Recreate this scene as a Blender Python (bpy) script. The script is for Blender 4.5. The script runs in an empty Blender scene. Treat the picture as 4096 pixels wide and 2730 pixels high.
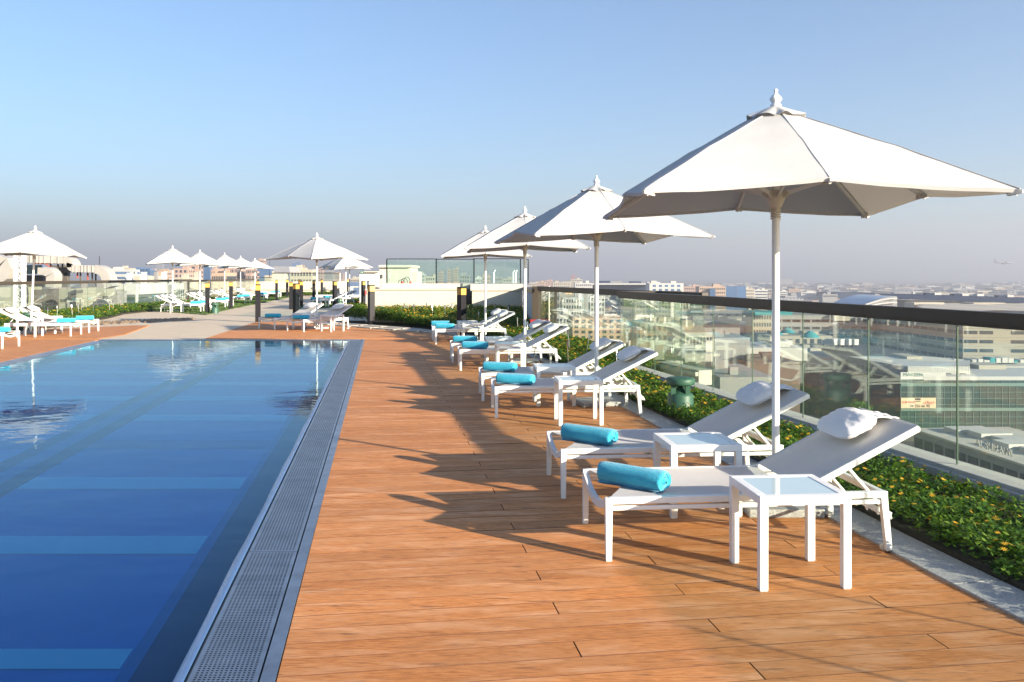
import bpy, bmesh, math, random
import numpy as np
from mathutils import Vector, Matrix, noise
R = math.radians
scn = bpy.context.scene
col = scn.collection
rnd = random.Random(7)
npr = np.random.default_rng(11)

# ------------------------------------------------------------------ camera, sky, sun, exposure
F, CX, HY, EYE = 3500.0, 2048.0, 1102.0, 1.5      # focal length and horizon in photo pixels, eye height in m
cam_d = bpy.data.cameras.new('camera')
cam = bpy.data.objects.new('camera', cam_d); col.objects.link(cam)
cam.location = (0, 0, EYE); cam.rotation_euler = (R(90), 0, 0)
cam_d.sensor_width = 36; cam_d.lens = F / 4096 * 36
cam_d.shift_y = (HY - 1365) / 4096
cam_d.clip_start = 0.05; cam_d.clip_end = 40000
scn.camera = cam

SUN_AZ, SUN_EL = R(126), R(14.5)                    # azimuth clockwise from +Y
world = bpy.data.worlds.new('World'); scn.world = world; world.use_nodes = True
wn = world.node_tree; wn.nodes.clear()
sky = wn.nodes.new('ShaderNodeTexSky'); sky.sky_type = 'NISHITA'; sky.sun_disc = False
sky.sun_elevation = SUN_EL; sky.sun_rotation = SUN_AZ
sky.altitude = 20; sky.air_density = 1.0; sky.dust_density = 0.8; sky.ozone_density = 4.2
bg = wn.nodes.new('ShaderNodeBackground'); bg.inputs['Strength'].default_value = 0.076
wo = wn.nodes.new('ShaderNodeOutputWorld')
wn.links.new(sky.outputs[0], bg.inputs[0]); wn.links.new(bg.outputs[0], wo.inputs[0])
sd = bpy.data.lights.new('sun', 'SUN'); sd.energy = 5.0; sd.angle = R(0.5); sd.color = (1.0, 0.87, 0.70)
sun = bpy.data.objects.new('sun', sd); col.objects.link(sun)
sv = Vector((math.sin(SUN_AZ) * math.cos(SUN_EL), math.cos(SUN_AZ) * math.cos(SUN_EL), math.sin(SUN_EL)))
sun.rotation_euler = sv.to_track_quat('Z', 'Y').to_euler()
scn.view_settings.view_transform = 'Standard'; scn.view_settings.look = 'None'
scn.view_settings.exposure = 1.68; scn.view_settings.gamma = 1; scn.view_settings.use_curve_mapping = False
scn.cycles.use_denoising = True
scn.cycles.max_bounces = 8; scn.cycles.transparent_max_bounces = 24
scn.cycles.diffuse_bounces = 3; scn.cycles.glossy_bounces = 4; scn.cycles.volume_bounces = 0
scn.cycles.caustics_reflective = False; scn.cycles.caustics_refractive = False
HAZE = 3.6e-4

# ------------------------------------------------------------------ helpers
def at(px, py, Y):
    """photo pixel + distance -> world point"""
    return Vector(((px - CX) / F * Y, Y, EYE - (py - HY) / F * Y))

def new_mat(name, base, rough=0.6, metal=0.0, spec=0.5, var=0.0, vscale=6.0, bump=0.0, bscale=60.0, coat=0.0, stretch=None, obj_var=0.0, sheen=0.0):
    m = bpy.data.materials.new(name); m.use_nodes = True
    nt = m.node_tree; b = nt.nodes['Principled BSDF']
    b.inputs['Base Color'].default_value = (*base, 1); b.inputs['Roughness'].default_value = rough
    b.inputs['Metallic'].default_value = metal; b.inputs['Specular IOR Level'].default_value = spec
    b.inputs['Coat Weight'].default_value = coat
    b.inputs['Sheen Weight'].default_value = sheen
    need = var > 0 or bump > 0
    if need:
        tc = nt.nodes.new('ShaderNodeTexCoord'); vec = tc.outputs['Object']
        if stretch:
            mp = nt.nodes.new('ShaderNodeMapping'); mp.inputs['Scale'].default_value = stretch
            nt.links.new(vec, mp.inputs[0]); vec = mp.outputs[0]
    last = None
    if var > 0:
        n = nt.nodes.new('ShaderNodeTexNoise'); n.inputs['Scale'].default_value = vscale; n.inputs['Detail'].default_value = 6
        n.inputs['Roughness'].default_value = 0.65
        nt.links.new(vec, n.inputs['Vector'])
        mr = nt.nodes.new('ShaderNodeMapRange'); mr.inputs['From Min'].default_value = 0.25; mr.inputs['From Max'].default_value = 0.75
        mr.inputs['To Min'].default_value = 1 - var; mr.inputs['To Max'].default_value = 1 + var
        nt.links.new(n.outputs['Fac'], mr.inputs['Value'])
        mx = nt.nodes.new('ShaderNodeVectorMath'); mx.operation = 'SCALE'; mx.inputs[0].default_value = base
        nt.links.new(mr.outputs[0], mx.inputs['Scale']); last = mx.outputs[0]
    if obj_var > 0:
        oi = nt.nodes.new('ShaderNodeObjectInfo')
        mr2 = nt.nodes.new('ShaderNodeMapRange'); mr2.inputs['To Min'].default_value = 1 - obj_var; mr2.inputs['To Max'].default_value = 1 + obj_var
        nt.links.new(oi.outputs['Random'], mr2.inputs['Value'])
        m2 = nt.nodes.new('ShaderNodeVectorMath'); m2.operation = 'SCALE'; m2.inputs[0].default_value = base
        if last: nt.links.new(last, m2.inputs[0])
        nt.links.new(mr2.outputs[0], m2.inputs['Scale']); last = m2.outputs[0]
    if last: nt.links.new(last, b.inputs['Base Color'])
    if bump > 0:
        n2 = nt.nodes.new('ShaderNodeTexNoise'); n2.inputs['Scale'].default_value = bscale; n2.inputs['Detail'].default_value = 4
        nt.links.new(vec, n2.inputs['Vector'])
        bp = nt.nodes.new('ShaderNodeBump'); bp.inputs['Strength'].default_value = bump; bp.inputs['Distance'].default_value = 0.01
        nt.links.new(n2.outputs['Fac'], bp.inputs['Height']); nt.links.new(bp.outputs[0], b.inputs['Normal'])
    return m

def glass_mat(name, tint, ior=1.5, rough=0.0, dirt=0.06, boost=1.0):
    """thin pane: fresnel mirror over tinted transparency, with a little dust"""
    m = bpy.data.materials.new(name); m.use_nodes = True
    nt = m.node_tree; nt.nodes.clear()
    o = nt.nodes.new('ShaderNodeOutputMaterial')
    tr = nt.nodes.new('ShaderNodeBsdfTransparent'); tr.inputs[0].default_value = (*tint, 1)
    gl = nt.nodes.new('ShaderNodeBsdfGlossy'); gl.inputs['Color'].default_value = (0.95, 1, 0.97, 1); gl.inputs['Roughness'].default_value = rough
    df = nt.nodes.new('ShaderNodeBsdfDiffuse'); df.inputs[0].default_value = (0.5, 0.5, 0.46, 1)
    fr = nt.nodes.new('ShaderNodeFresnel')
    ge = nt.nodes.new('ShaderNodeNewGeometry'); im = nt.nodes.new('ShaderNodeMix'); im.inputs['A'].default_value = ior; im.inputs['B'].default_value = 1 / ior
    nt.links.new(ge.outputs['Backfacing'], im.inputs['Factor']); nt.links.new(im.outputs['Result'], fr.inputs[0])     # same mirror on both faces of the pane
    mul = nt.nodes.new('ShaderNodeMath'); mul.operation = 'MULTIPLY'; mul.inputs[1].default_value = boost; mul.use_clamp = True
    nt.links.new(fr.outputs[0], mul.inputs[0])
    m1 = nt.nodes.new('ShaderNodeMixShader'); m2 = nt.nodes.new('ShaderNodeMixShader')
    tc = nt.nodes.new('ShaderNodeTexCoord'); n = nt.nodes.new('ShaderNodeTexNoise'); n.inputs['Scale'].default_value = 3; n.inputs['Detail'].default_value = 5
    mr = nt.nodes.new('ShaderNodeMapRange'); mr.inputs['From Min'].default_value = 0.3; mr.inputs['From Max'].default_value = 0.8
    mr.inputs['To Min'].default_value = dirt * 0.3; mr.inputs['To Max'].default_value = dirt * 1.8
    nt.links.new(tc.outputs['Object'], n.inputs['Vector']); nt.links.new(n.outputs['Fac'], mr.inputs['Value'])
    nt.links.new(mr.outputs[0], m1.inputs[0]); nt.links.new(tr.outputs[0], m1.inputs[1]); nt.links.new(df.outputs[0], m1.inputs[2])
    nt.links.new(mul.outputs[0], m2.inputs[0]); nt.links.new(m1.outputs[0], m2.inputs[1]); nt.links.new(gl.outputs[0], m2.inputs[2])
    nt.links.new(m2.outputs[0], o.inputs[0])
    return m

class MB:
    """collects shapes and links them as ONE mesh object"""
    def __init__(s): s.v = []; s.f = []; s.sm = []
    def add(s, vs, fs, smooth=False):
        o = len(s.v); s.v += [tuple(p) for p in vs]
        s.f += [tuple(o + i for i in f) for f in fs]; s.sm += [smooth] * len(fs)
    def box(s, a, b, M=None):
        (x0, y0, z0), (x1, y1, z1) = a, b
        vs = [Vector(p) for p in ((x0,y0,z0),(x1,y0,z0),(x1,y1,z0),(x0,y1,z0),(x0,y0,z1),(x1,y0,z1),(x1,y1,z1),(x0,y1,z1))]
        if M: vs = [M @ p for p in vs]
        s.add(vs, [(0,3,2,1),(4,5,6,7),(0,1,5,4),(1,2,6,5),(2,3,7,6),(3,0,4,7)])
    def cbox(s, c, size, rz=0.0):
        M = Matrix.Translation(c) @ Matrix.Rotation(rz, 4, 'Z')
        h = [k / 2 for k in size]; s.box((-h[0],-h[1],-h[2]), (h[0],h[1],h[2]), M)
    def bar(s, p, q, w, h, w2=None, h2=None, up=(0,0,1)):
        p, q = Vector(p), Vector(q); d = (q - p).normalized(); up = Vector(up)
        if abs(d.dot(up)) > 0.98: up = Vector((0, 1, 0))
        x = d.cross(up).normalized(); y = x.cross(d).normalized()
        w2 = w if w2 is None else w2; h2 = h if h2 is None else h2
        vs = [p + x*a*w/2 + y*b*h/2 for a, b in ((-1,-1),(1,-1),(1,1),(-1,1))] + [q + x*a*w2/2 + y*b*h2/2 for a, b in ((-1,-1),(1,-1),(1,1),(-1,1))]
        s.add(vs, [(0,3,2,1),(4,5,6,7),(0,1,5,4),(1,2,6,5),(2,3,7,6),(3,0,4,7)])
    def tube(s, pts, r, n=8, caps=True, smooth=True):
        pts = [Vector(p) for p in pts]; rs = r if isinstance(r, (list, tuple)) else [r] * len(pts)
        rings = []; ref = None
        for i, p in enumerate(pts):
            d = (pts[min(i+1, len(pts)-1)] - pts[max(i-1, 0)]).normalized()
            if ref is None:
                ref = Vector((0, 0, 1)) if abs(d.z) < 0.9 else Vector((1, 0, 0))
            x = d.cross(ref).normalized(); y = x.cross(d).normalized(); ref = y
            rings.append([p + (x*math.cos(2*math.pi*k/n) + y*math.sin(2*math.pi*k/n)) * rs[i] for k in range(n)])
        vs = [v for ring in rings for v in ring]; fs = []
        for i in range(len(pts) - 1):
            for k in range(n):
                fs.append((i*n+k, i*n+(k+1) % n, (i+1)*n+(k+1) % n, (i+1)*n+k))
        s.add(vs, fs, smooth)
        if caps:
            s.add(rings[0][::-1], [tuple(range(n))]); s.add(rings[-1], [tuple(range(n))])
    def lathe(s, prof, n=16, c=(0,0,0), smooth=True):
        vs = [(c[0]+r*math.cos(2*math.pi*k/n), c[1]+r*math.sin(2*math.pi*k/n), c[2]+z) for r, z in prof for k in range(n)]
        fs = []
        for i in range(len(prof) - 1):
            for k in range(n):
                fs.append((i*n+k, i*n+(k+1) % n, (i+1)*n+(k+1) % n, (i+1)*n+k))
        s.add(vs, fs, smooth)
        s.add([vs[k] for k in range(n)][::-1], [tuple(range(n))]); s.add([vs[(len(prof)-1)*n+k] for k in range(n)], [tuple(range(n))])
    def grid(s, P, smooth=True):
        """P: rows of points"""
        m, n = len(P), len(P[0])
        s.add([p for r in P for p in r], [(i*n+j, i*n+j+1, (i+1)*n+j+1, (i+1)*n+j) for i in range(m-1) for j in range(n-1)], smooth)
    def poly(s, pts, z0, z1):
        """prism over a plan polygon (counter-clockwise)"""
        n = len(pts); vs = [(p[0], p[1], z0) for p in pts] + [(p[0], p[1], z1) for p in pts]
        s.add(vs, [tuple(range(n))[::-1], tuple(range(n, 2*n))] + [(i, (i+1) % n, n+(i+1) % n, n+i) for i in range(n)])
    def mesh(s, name, m):
        me = bpy.data.meshes.new(name); me.from_pydata(s.v, [], s.f); me.update()
        me.polygons.foreach_set('use_smooth', s.sm)
        for mm in (m if isinstance(m, list) else [m]): me.materials.append(mm)
        return me
    def build(s, name, m, parent=None, bevel=0.0, solid=0.0):
        o = bpy.data.objects.new(name, s.mesh(name, m)); col.objects.link(o)
        if parent: o.parent = parent
        if solid:
            md = o.modifiers.new('thick', 'SOLIDIFY'); md.thickness = solid; md.offset = 0
            md = o.modifiers.new('crisp', 'EDGE_SPLIT'); md.split_angle = R(38)
        if bevel: md = o.modifiers.new('bevel', 'BEVEL'); md.width = bevel; md.segments = 2; md.limit_method = 'ANGLE'
        return o

def tag(o, label=None, cat=None, group=None, kind=None):
    if label: o['label'] = label
    if cat: o['category'] = cat
    if group: o['group'] = group
    if kind: o['kind'] = kind
    return o
def empty(name, loc, rz=0.0, label=None, cat=None, group=None):
    o = bpy.data.objects.new(name, None); col.objects.link(o); o.location = loc; o.rotation_euler = (0, 0, rz)
    o.empty_display_size = 0.1
    return tag(o, label, cat, group)
def inst(src, name, parent=None, loc=(0,0,0), rz=0.0):
    o = bpy.data.objects.new(name, src.data if hasattr(src, 'data') else src); col.objects.link(o)
    o.parent = parent; o.location = loc; o.rotation_euler = (0, 0, rz); return o
def copy_tree(o, parent=None):
    c = o.copy(); col.objects.link(c); c.parent = parent
    for ch in list(kids[o.name]) if o.name in kids else []: copy_tree(ch, c)
    return c
kids = {}
def note_kids():
    kids.clear()
    for o in bpy.data.objects:
        if o.parent: kids.setdefault(o.parent.name, []).append(o)
def place(proto, first, loc, rz, label, group=None):
    """move the prototype for the first place, copy it for the others"""
    o = proto if first else copy_tree(proto)
    o.location = loc; o.rotation_euler = (0, 0, rz)
    return tag(o, label, None, group)
def interp(poly, t):
    """x at y=t of a polyline of (x, y) sorted by y"""
    if t <= poly[0][1]: a, b = poly[0], poly[1]
    else:
        for a, b in zip(poly, poly[1:]):
            if a[1] <= t <= b[1]: break
    k = (t - a[1]) / (b[1] - a[1]); return a[0] + (b[0] - a[0]) * k

# ------------------------------------------------------------------ materials
M = {}
M['white_paint'] = new_mat('white_paint', (0.80, 0.79, 0.76), 0.38, var=0.04, vscale=9, coat=0.15)
M['sling'] = new_mat('sling_fabric', (0.80, 0.79, 0.76), 0.75, bump=0.25, bscale=900, var=0.03, vscale=14)
M['canopy'] = new_mat('canopy_cloth', (0.60, 0.60, 0.60), 0.85, var=0.03, vscale=4, bump=0.3, bscale=9)
M['pillow'] = new_mat('pillow_cloth', (0.78, 0.77, 0.76), 0.9, bump=0.35, bscale=24, var=0.03)
def translucent(m, amt, colr):
    nt = m.node_tree; b = nt.nodes['Principled BSDF']; o = nt.nodes['Material Output']
    t = nt.nodes.new('ShaderNodeBsdfTranslucent'); t.inputs[0].default_value = (*colr, 1); mx = nt.nodes.new('ShaderNodeMixShader'); mx.inputs[0].default_value = amt
    nt.links.new(b.outputs[0], mx.inputs[1]); nt.links.new(t.outputs[0], mx.inputs[2]); nt.links.new(mx.outputs[0], o.inputs[0])
translucent(M['sling'], .34, (.78, .76, .72)); translucent(M['canopy'], .30, (.80, .77, .71))
M['towel'] = new_mat('turquoise_towel', (0.02, 0.40, 0.56), 0.95, bump=0.9, bscale=170, var=0.15, vscale=60, sheen=0.4)
M['aged_metal'] = new_mat('aged_white_metal', (0.62, 0.58, 0.48), 0.5, var=0.15, vscale=20)
M['steel'] = new_mat('brushed_steel', (0.55, 0.56, 0.57), 0.28, metal=1.0, var=0.08, vscale=30)
M['grate'] = new_mat('pool_grate_steel', (0.27, 0.30, 0.34), 0.36, metal=0.85, var=0.3, vscale=5, bump=0.1, bscale=40)
M['black'] = new_mat('black_rubber', (0.02, 0.02, 0.02), 0.6)
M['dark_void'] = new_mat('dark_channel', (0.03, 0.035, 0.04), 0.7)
M['granite'] = new_mat('granite', (0.36, 0.355, 0.345), 0.6, var=0.55, vscale=75, bump=0.15, bscale=160)
M['stone'] = new_mat('paving_stone', (0.60, 0.49, 0.35), 0.6, spec=.2, var=0.10, vscale=2.5, bump=0.1, bscale=60)
M['paver'] = new_mat('paver_stone', (0.44, 0.40, 0.34), 0.7, var=0.10, vscale=12)
M['pebble'] = new_mat('pebbles', (0.28, 0.20, 0.13), 0.7, var=0.5, vscale=18)
M['soil'] = new_mat('soil', (0.035, 0.03, 0.02), 0.95, var=0.4, vscale=20)
M['turf'] = new_mat('turf', (0.055, 0.10, 0.018), 0.9, var=0.25, vscale=50, bump=0.6, bscale=200)
M['rail'] = new_mat('bronze_handrail', (0.055, 0.045, 0.034), 0.45, spec=.3, var=0.08, vscale=5)
M['concrete'] = new_mat('concrete_ledge', (0.46, 0.45, 0.41), 0.8, var=0.12, vscale=9, bump=0.1)
M['cream'] = new_mat('cream_render', (0.54, 0.50, 0.41), 0.85, var=0.05, vscale=1.5, bump=0.1, bscale=80)
M['pale_wall'] = new_mat('pale_wall', (0.52, 0.53, 0.54), 0.8, var=0.04, vscale=1.2)
M['bollard'] = new_mat('bollard_black', (0.014, 0.014, 0.017), 0.4, spec=.2, var=0.1, vscale=10)
M['amber'] = new_mat('amber_lens', (0.62, 0.34, 0.06), 0.4, var=0.05)
M['white_lens'] = new_mat('white_lens', (0.8, 0.8, 0.8), 0.3)
M['speaker'] = new_mat('green_speaker', (0.035, 0.10, 0.065), 0.5, var=0.12, vscale=14)
M['red'] = new_mat('red_cabinet', (0.50, 0.03, 0.03), 0.4)
M['frost'] = new_mat('frosted_glass_top', (0.50, 0.62, 0.64), 0.06, spec=0.7)
M['leaf'] = new_mat('leaf', (0.06, 0.13, 0.014), 0.45, spec=0.35, var=0.5, vscale=11)
M['leaf_light'] = new_mat('leaf_light', (0.15, 0.23, 0.028), 0.5, spec=0.3, var=0.35, vscale=11)
translucent(M['leaf'], .30, (.10, .22, .02)); translucent(M['leaf_light'], .30, (.20, .32, .03))
M['flower'] = new_mat('yellow_petals', (0.75, 0.40, 0.02), 0.6)
M['duct'] = new_mat('duct_metal', (0.50, 0.47, 0.42), 0.45, metal=0.35, var=0.08, vscale=2)
M['plant_dark'] = new_mat('plant_equipment', (0.10, 0.09, 0.08), 0.7, var=0.2, vscale=2)
M['red_steel'] = new_mat('red_primer_steel', (0.40, 0.09, 0.05), 0.6)
M['pane'] = glass_mat('balustrade_glass', (0.92, 0.968, 0.935), 1.5, dirt=0.03, boost=1.15)
M['glass_edge'] = new_mat('glass_edge', (.08, .13, .10), .3, spec=.4)
M['pane_clear'] = glass_mat('clear_glass', (0.90, 0.965, 0.95), 1.5, dirt=0.02, boost=0.9)

M['b_cream'] = new_mat('block_cream', (.42, .38, .30), .85, obj_var=.1); M['b_cream_shaded'] = new_mat('block_cream_shaded', (.25, .25, .19), .85); M['b_sand'] = new_mat('block_sand', (.40, .29, .21), .85, obj_var=.1)  # middle one is cream with shade mixed in, for the left roof blocks
M['b_white'] = new_mat('block_white', (.50, .49, .46), .8, obj_var=.08); M['b_grey'] = new_mat('block_grey', (.26, .26, .255), .85, obj_var=.1)
M['b_blue'] = new_mat('block_blue_glass', (.07, .14, .26), .15, spec=.7, obj_var=.2); M['win'] = new_mat('window_dark', (.05, .065, .08), .15, spec=.6)
M['b_pink'] = new_mat('block_pink', (.42, .29, .23), .85, obj_var=.08); M['b_brown'] = new_mat('block_brown', (.12, .085, .07), .85)
M['roof_pale'] = new_mat('roof_pale', (.48, .46, .40), .9, var=.12, vscale=.12); M['terminal'] = new_mat('terminal_metal', (.018, .032, .07), .7, spec=.1)
M['teal'] = new_mat('teal_canvas', (.03, .25, .27), .8); M['curtain'] = new_mat('green_curtain_wall', (.03, .065, .06), .15, spec=.8)
M['frame_green'] = new_mat('facade_frame', (.11, .19, .165), .5)

def deck_material():
    m = bpy.data.materials.new('deck_board'); m.use_nodes = True; nt = m.node_tree; b = nt.nodes['Principled BSDF']
    L = nt.links.new
    tc = nt.nodes.new('ShaderNodeTexCoord'); oi = nt.nodes.new('ShaderNodeObjectInfo')
    add = nt.nodes.new('ShaderNodeVectorMath'); add.operation = 'ADD'
    mul = nt.nodes.new('ShaderNodeVectorMath'); mul.operation = 'SCALE'; mul.inputs[0].default_value = (37, 11, 5)
    L(oi.outputs['Random'], mul.inputs['Scale']); L(tc.outputs['Object'], add.inputs[0]); L(mul.outputs[0], add.inputs[1])
    def noise_tex(scale, stretch, detail=6):
        mp = nt.nodes.new('ShaderNodeMapping'); mp.inputs['Scale'].default_value = stretch
        n = nt.nodes.new('ShaderNodeTexNoise'); n.inputs['Scale'].default_value = scale; n.inputs['Detail'].default_value = detail
        n.inputs['Roughness'].default_value = 0.62
        L(add.outputs[0], mp.inputs[0]); L(mp.outputs[0], n.inputs['Vector']); return n.outputs['Fac']
    fine = noise_tex(15, (1.0, 8, 1)); broad = noise_tex(1.6, (1, 2.5, 1), 3); spot = noise_tex(5, (1.0, 7, 1), 8)
    cr = nt.nodes.new('ShaderNodeValToRGB'); e = cr.color_ramp.elements
    e[0].position = 0.28; e[0].color = (0.27, 0.10, 0.027, 1); e[1].position = 0.72; e[1].color = (0.68, 0.30, 0.105, 1)
    k = cr.color_ramp.elements.new(0.5); k.color = (0.53, 0.205, 0.062, 1)
    L(fine, cr.inputs[0])
    mx = nt.nodes.new('ShaderNodeMix'); mx.data_type = 'RGBA'; mx.blend_type = 'MIX'
    L(cr.outputs[0], mx.inputs['A']); mx.inputs['B'].default_value = (0.54, 0.26, 0.11, 1)
    mr = nt.nodes.new('ShaderNodeMapRange'); mr.inputs['From Min'].default_value = 0.38; mr.inputs['From Max'].default_value = 0.75
    mr.inputs['To Max'].default_value = 0.7; L(broad, mr.inputs['Value']); L(mr.outputs[0], mx.inputs['Factor'])
    blot = noise_tex(3.1, (.8, 3.2, 1), 8)
    mb_ = nt.nodes.new('ShaderNodeMix'); mb_.data_type = 'RGBA'; L(mx.outputs['Result'], mb_.inputs['A']); mb_.inputs['B'].default_value = (0.70, 0.38, 0.20, 1)
    mrb = nt.nodes.new('ShaderNodeMapRange'); mrb.inputs['From Min'].default_value = 0.50; mrb.inputs['From Max'].default_value = 0.68; mrb.inputs['To Max'].default_value = 0.7
    L(blot, mrb.inputs['Value']); L(mrb.outputs[0], mb_.inputs['Factor']); mx = mb_
    # dark scuffs
    ms = nt.nodes.new('ShaderNodeMix'); ms.data_type = 'RGBA'; L(mx.outputs['Result'], ms.inputs['A']); ms.inputs['B'].default_value = (0.10, 0.055, 0.035, 1)
    mr3 = nt.nodes.new('ShaderNodeMapRange'); mr3.inputs['From Min'].default_value = 0.57; mr3.inputs['From Max'].default_value = 0.72
    mr3.inputs['To Max'].default_value = 0.72; L(spot, mr3.inputs['Value']); L(mr3.outputs[0], ms.inputs['Factor'])
    ov = nt.nodes.new('ShaderNodeMapRange'); ov.inputs['To Min'].default_value = 0.88; ov.inputs['To Max'].default_value = 1.12
    L(oi.outputs['Random'], ov.inputs['Value'])
    sc = nt.nodes.new('ShaderNodeVectorMath'); sc.operation = 'SCALE'; L(ms.outputs['Result'], sc.inputs[0]); L(ov.outputs[0], sc.inputs['Scale'])
    L(sc.outputs[0], b.inputs['Base Color']); b.inputs['Roughness'].default_value = 0.6; b.inputs['Specular IOR Level'].default_value = 0.16
    bp = nt.nodes.new('ShaderNodeBump'); bp.inputs['Strength'].default_value = 0.35; bp.inputs['Distance'].default_value = 0.004
    L(fine, bp.inputs['Height']); L(bp.outputs[0], b.inputs['Normal'])
    return m
M['deck'] = deck_material(); M['groove'] = new_mat('deck_groove', (.12, .045, .018), .8)

def water_material():
    m = bpy.data.materials.new('pool_water'); m.use_nodes = True; nt = m.node_tree; nt.nodes.clear(); L = nt.links.new
    o = nt.nodes.new('ShaderNodeOutputMaterial')
    tr = nt.nodes.new('ShaderNodeBsdfTransparent'); tr.inputs[0].default_value = (0.34, 0.82, 0.99, 1)
    gl = nt.nodes.new('ShaderNodeBsdfGlossy'); gl.inputs['Roughness'].default_value = 0.015; gl.inputs['Color'].default_value = (0.64, 0.88, 1, 1)
    fr = nt.nodes.new('ShaderNodeFresnel'); fr.inputs[0].default_value = 1.24
    mx = nt.nodes.new('ShaderNodeMixShader')
    tc = nt.nodes.new('ShaderNodeTexCoord')
    def nz(scale, stretch, det):
        mp = nt.nodes.new('ShaderNodeMapping'); mp.inputs['Scale'].default_value = stretch
        n = nt.nodes.new('ShaderNodeTexNoise'); n.inputs['Scale'].default_value = scale; n.inputs['Detail'].default_value = det
        L(tc.outputs['Object'], mp.inputs[0]); L(mp.outputs[0], n.inputs['Vector']); return n.outputs['Fac']
    a = nt.nodes.new('ShaderNodeMath'); a.operation = 'ADD'; L(nz(1.6, (1, 1.3, 1), 2), a.inputs[0])
    s = nt.nodes.new('ShaderNodeMath'); s.operation = 'MULTIPLY'; s.inputs[1].default_value = 0.3; L(nz(6, (1, 1.6, 1), 2), s.inputs[0]); L(s.outputs[0], a.inputs[1])
    bp = nt.nodes.new('ShaderNodeBump'); bp.inputs['Strength'].default_value = 0.30; bp.inputs['Distance'].default_value = 0.012
    L(a.outputs[0], bp.inputs['Height']); L(bp.outputs[0], gl.inputs['Normal']); L(bp.outputs[0], fr.inputs['Normal'])
    L(fr.outputs[0], mx.inputs[0]); L(tr.outputs[0], mx.inputs[1]); L(gl.outputs[0], mx.inputs[2]); L(mx.outputs[0], o.inputs[0])
    return m
M['water'] = water_material()
M['rim'] = new_mat('rim_sky_blue', (0.20, 0.36, 0.62), 0.25)  # blue of the sky's reflection on the wet rim put into the colour
M['tile_blue'] = new_mat('pool_tile_blue', (0.004, 0.25, 0.66), 0.4, var=0.12, vscale=1.2)
M['tile_pale'] = new_mat('pool_tile_pale', (0.60, 0.78, 0.95), 0.4, var=0.08, vscale=2)
M['tile_navy'] = new_mat('pool_tile_navy', (0.004, 0.035, 0.11), 0.4, var=0.1, vscale=2)  # navy tiles; also colours the shade painted along the right wall
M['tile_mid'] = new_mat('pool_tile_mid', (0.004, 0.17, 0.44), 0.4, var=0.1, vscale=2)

# ------------------------------------------------------------------ terrace: floor, pool, deck
def RX(Y): return -0.8726 - 0.149 * (Y - 3.225)          # right outer edge of the pool frame
def LX(Y): return -9.604 + 0.1465 * (20.508 - Y)         # left edge of the pool
PY0, PY1 = -5.0, 20.508
b = MB()
b.poly([(-22, -6), (LX(-6) - .02, -6), (LX(PY1) - .02, PY1 + .02), (-22, PY1 + .02)], -0.30, -0.03)
b.poly([(RX(-6) + .004, -6), (5.6, -6), (1.0, 16.6), (0.9, PY1 + .02), (RX(PY1) + .004, PY1 + .02)], -0.30, -0.03)
tag(b.build('terrace_slab', M['dark_void']), kind='structure')
b = MB()
b.poly([(-17.1, PY1 + .02), (0.95, PY1 + .02), (0.45, 26), (0.4, 67.5), (-19.3, 67.5), (-17.3, 46)], -0.30, -0.006)
tag(b.build('paving', M['stone']), kind='structure')

# pool basin
pool = MB()
FLOOR = -0.16
def strip(mb, s0, s1, y0, y1, z, left=False):
    mb.add([(RX(y0)+s0, y0, z), (RX(y0)+s1, y0, z), (RX(y1)+s1, y1, z), (RX(y1)+s0, y1, z)], [(0, 1, 2, 3)])
pool.add([(LX(PY0), PY0, FLOOR), (RX(PY0)-.334, PY0, FLOOR), (RX(PY1)-.334, PY1-.36, FLOOR), (LX(PY1), PY1-.36, FLOOR)], [(0, 1, 2, 3)])
basin = pool.build('pool_floor', M['tile_blue']); tag(basin, kind='structure')
w = MB()
w.add([(RX(PY0)-.334, PY0, FLOOR), (RX(PY1)-.334, PY1-.36, FLOOR), (RX(PY1)-.334, PY1-.36, -.012), (RX(PY0)-.334, PY0, -.012)], [(0, 1, 2, 3)])
w.add([(LX(PY0), PY0, FLOOR), (LX(PY1), PY1-.36, FLOOR), (LX(PY1), PY1-.36, -.012), (LX(PY0), PY0, -.012)], [(3, 2, 1, 0)])
w.add([(LX(PY1), PY1-.36, FLOOR), (RX(PY1)-.334, PY1-.36, FLOOR), (RX(PY1)-.334, PY1-.36, -.012), (LX(PY1), PY1-.36, -.012)], [(3, 2, 1, 0)])
w.add([(LX(PY0), PY0, FLOOR), (RX(PY0)-.334, PY0, FLOOR), (RX(PY0)-.334, PY0, -.012), (LX(PY0), PY0, -.012)], [(0, 1, 2, 3)])
w.build('pool_wall', M['tile_navy'], basin)
w = MB(); strip(w, -.334, -.64, PY0, PY1-.36, FLOOR+.004); w.build('wall_shade_band', M['tile_navy'], basin)  # right wall's shade on the floor, painted as a navy strip
w = MB(); strip(w, -.64, -.70, PY0, PY1-.36, FLOOR+.004); w.build('wall_shade_edge', M['tile_mid'], basin)  # paler outer edge of the painted wall shade
for s in (-2.45, -2.80):
    w = MB(); strip(w, s, s-.18, PY0, PY1-.4, FLOOR+.004); w.build('lane_line', M['tile_navy'], basin)
w = MB(); strip(w, -2.63, -2.80, PY0, PY1-.4, FLOOR+.004); w.build('lane_strip', M['tile_mid'], basin)
for k in range(-2, 10):
    yc = 3.78 + 1.60 * k; ww = (.10, .18, .20, .21, .22)[min(max(k, 0), 4)]
    if yc > 19.5: break
    for s0, s1 in ((-.71, -2.44), (-2.96, -5.85)):
        w = MB(); strip(w, s0, s1, yc - ww, yc + ww, FLOOR+.004)
        w.build('cross_band', M['tile_mid'] if k == 3 else M['tile_pale'], basin)
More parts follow.
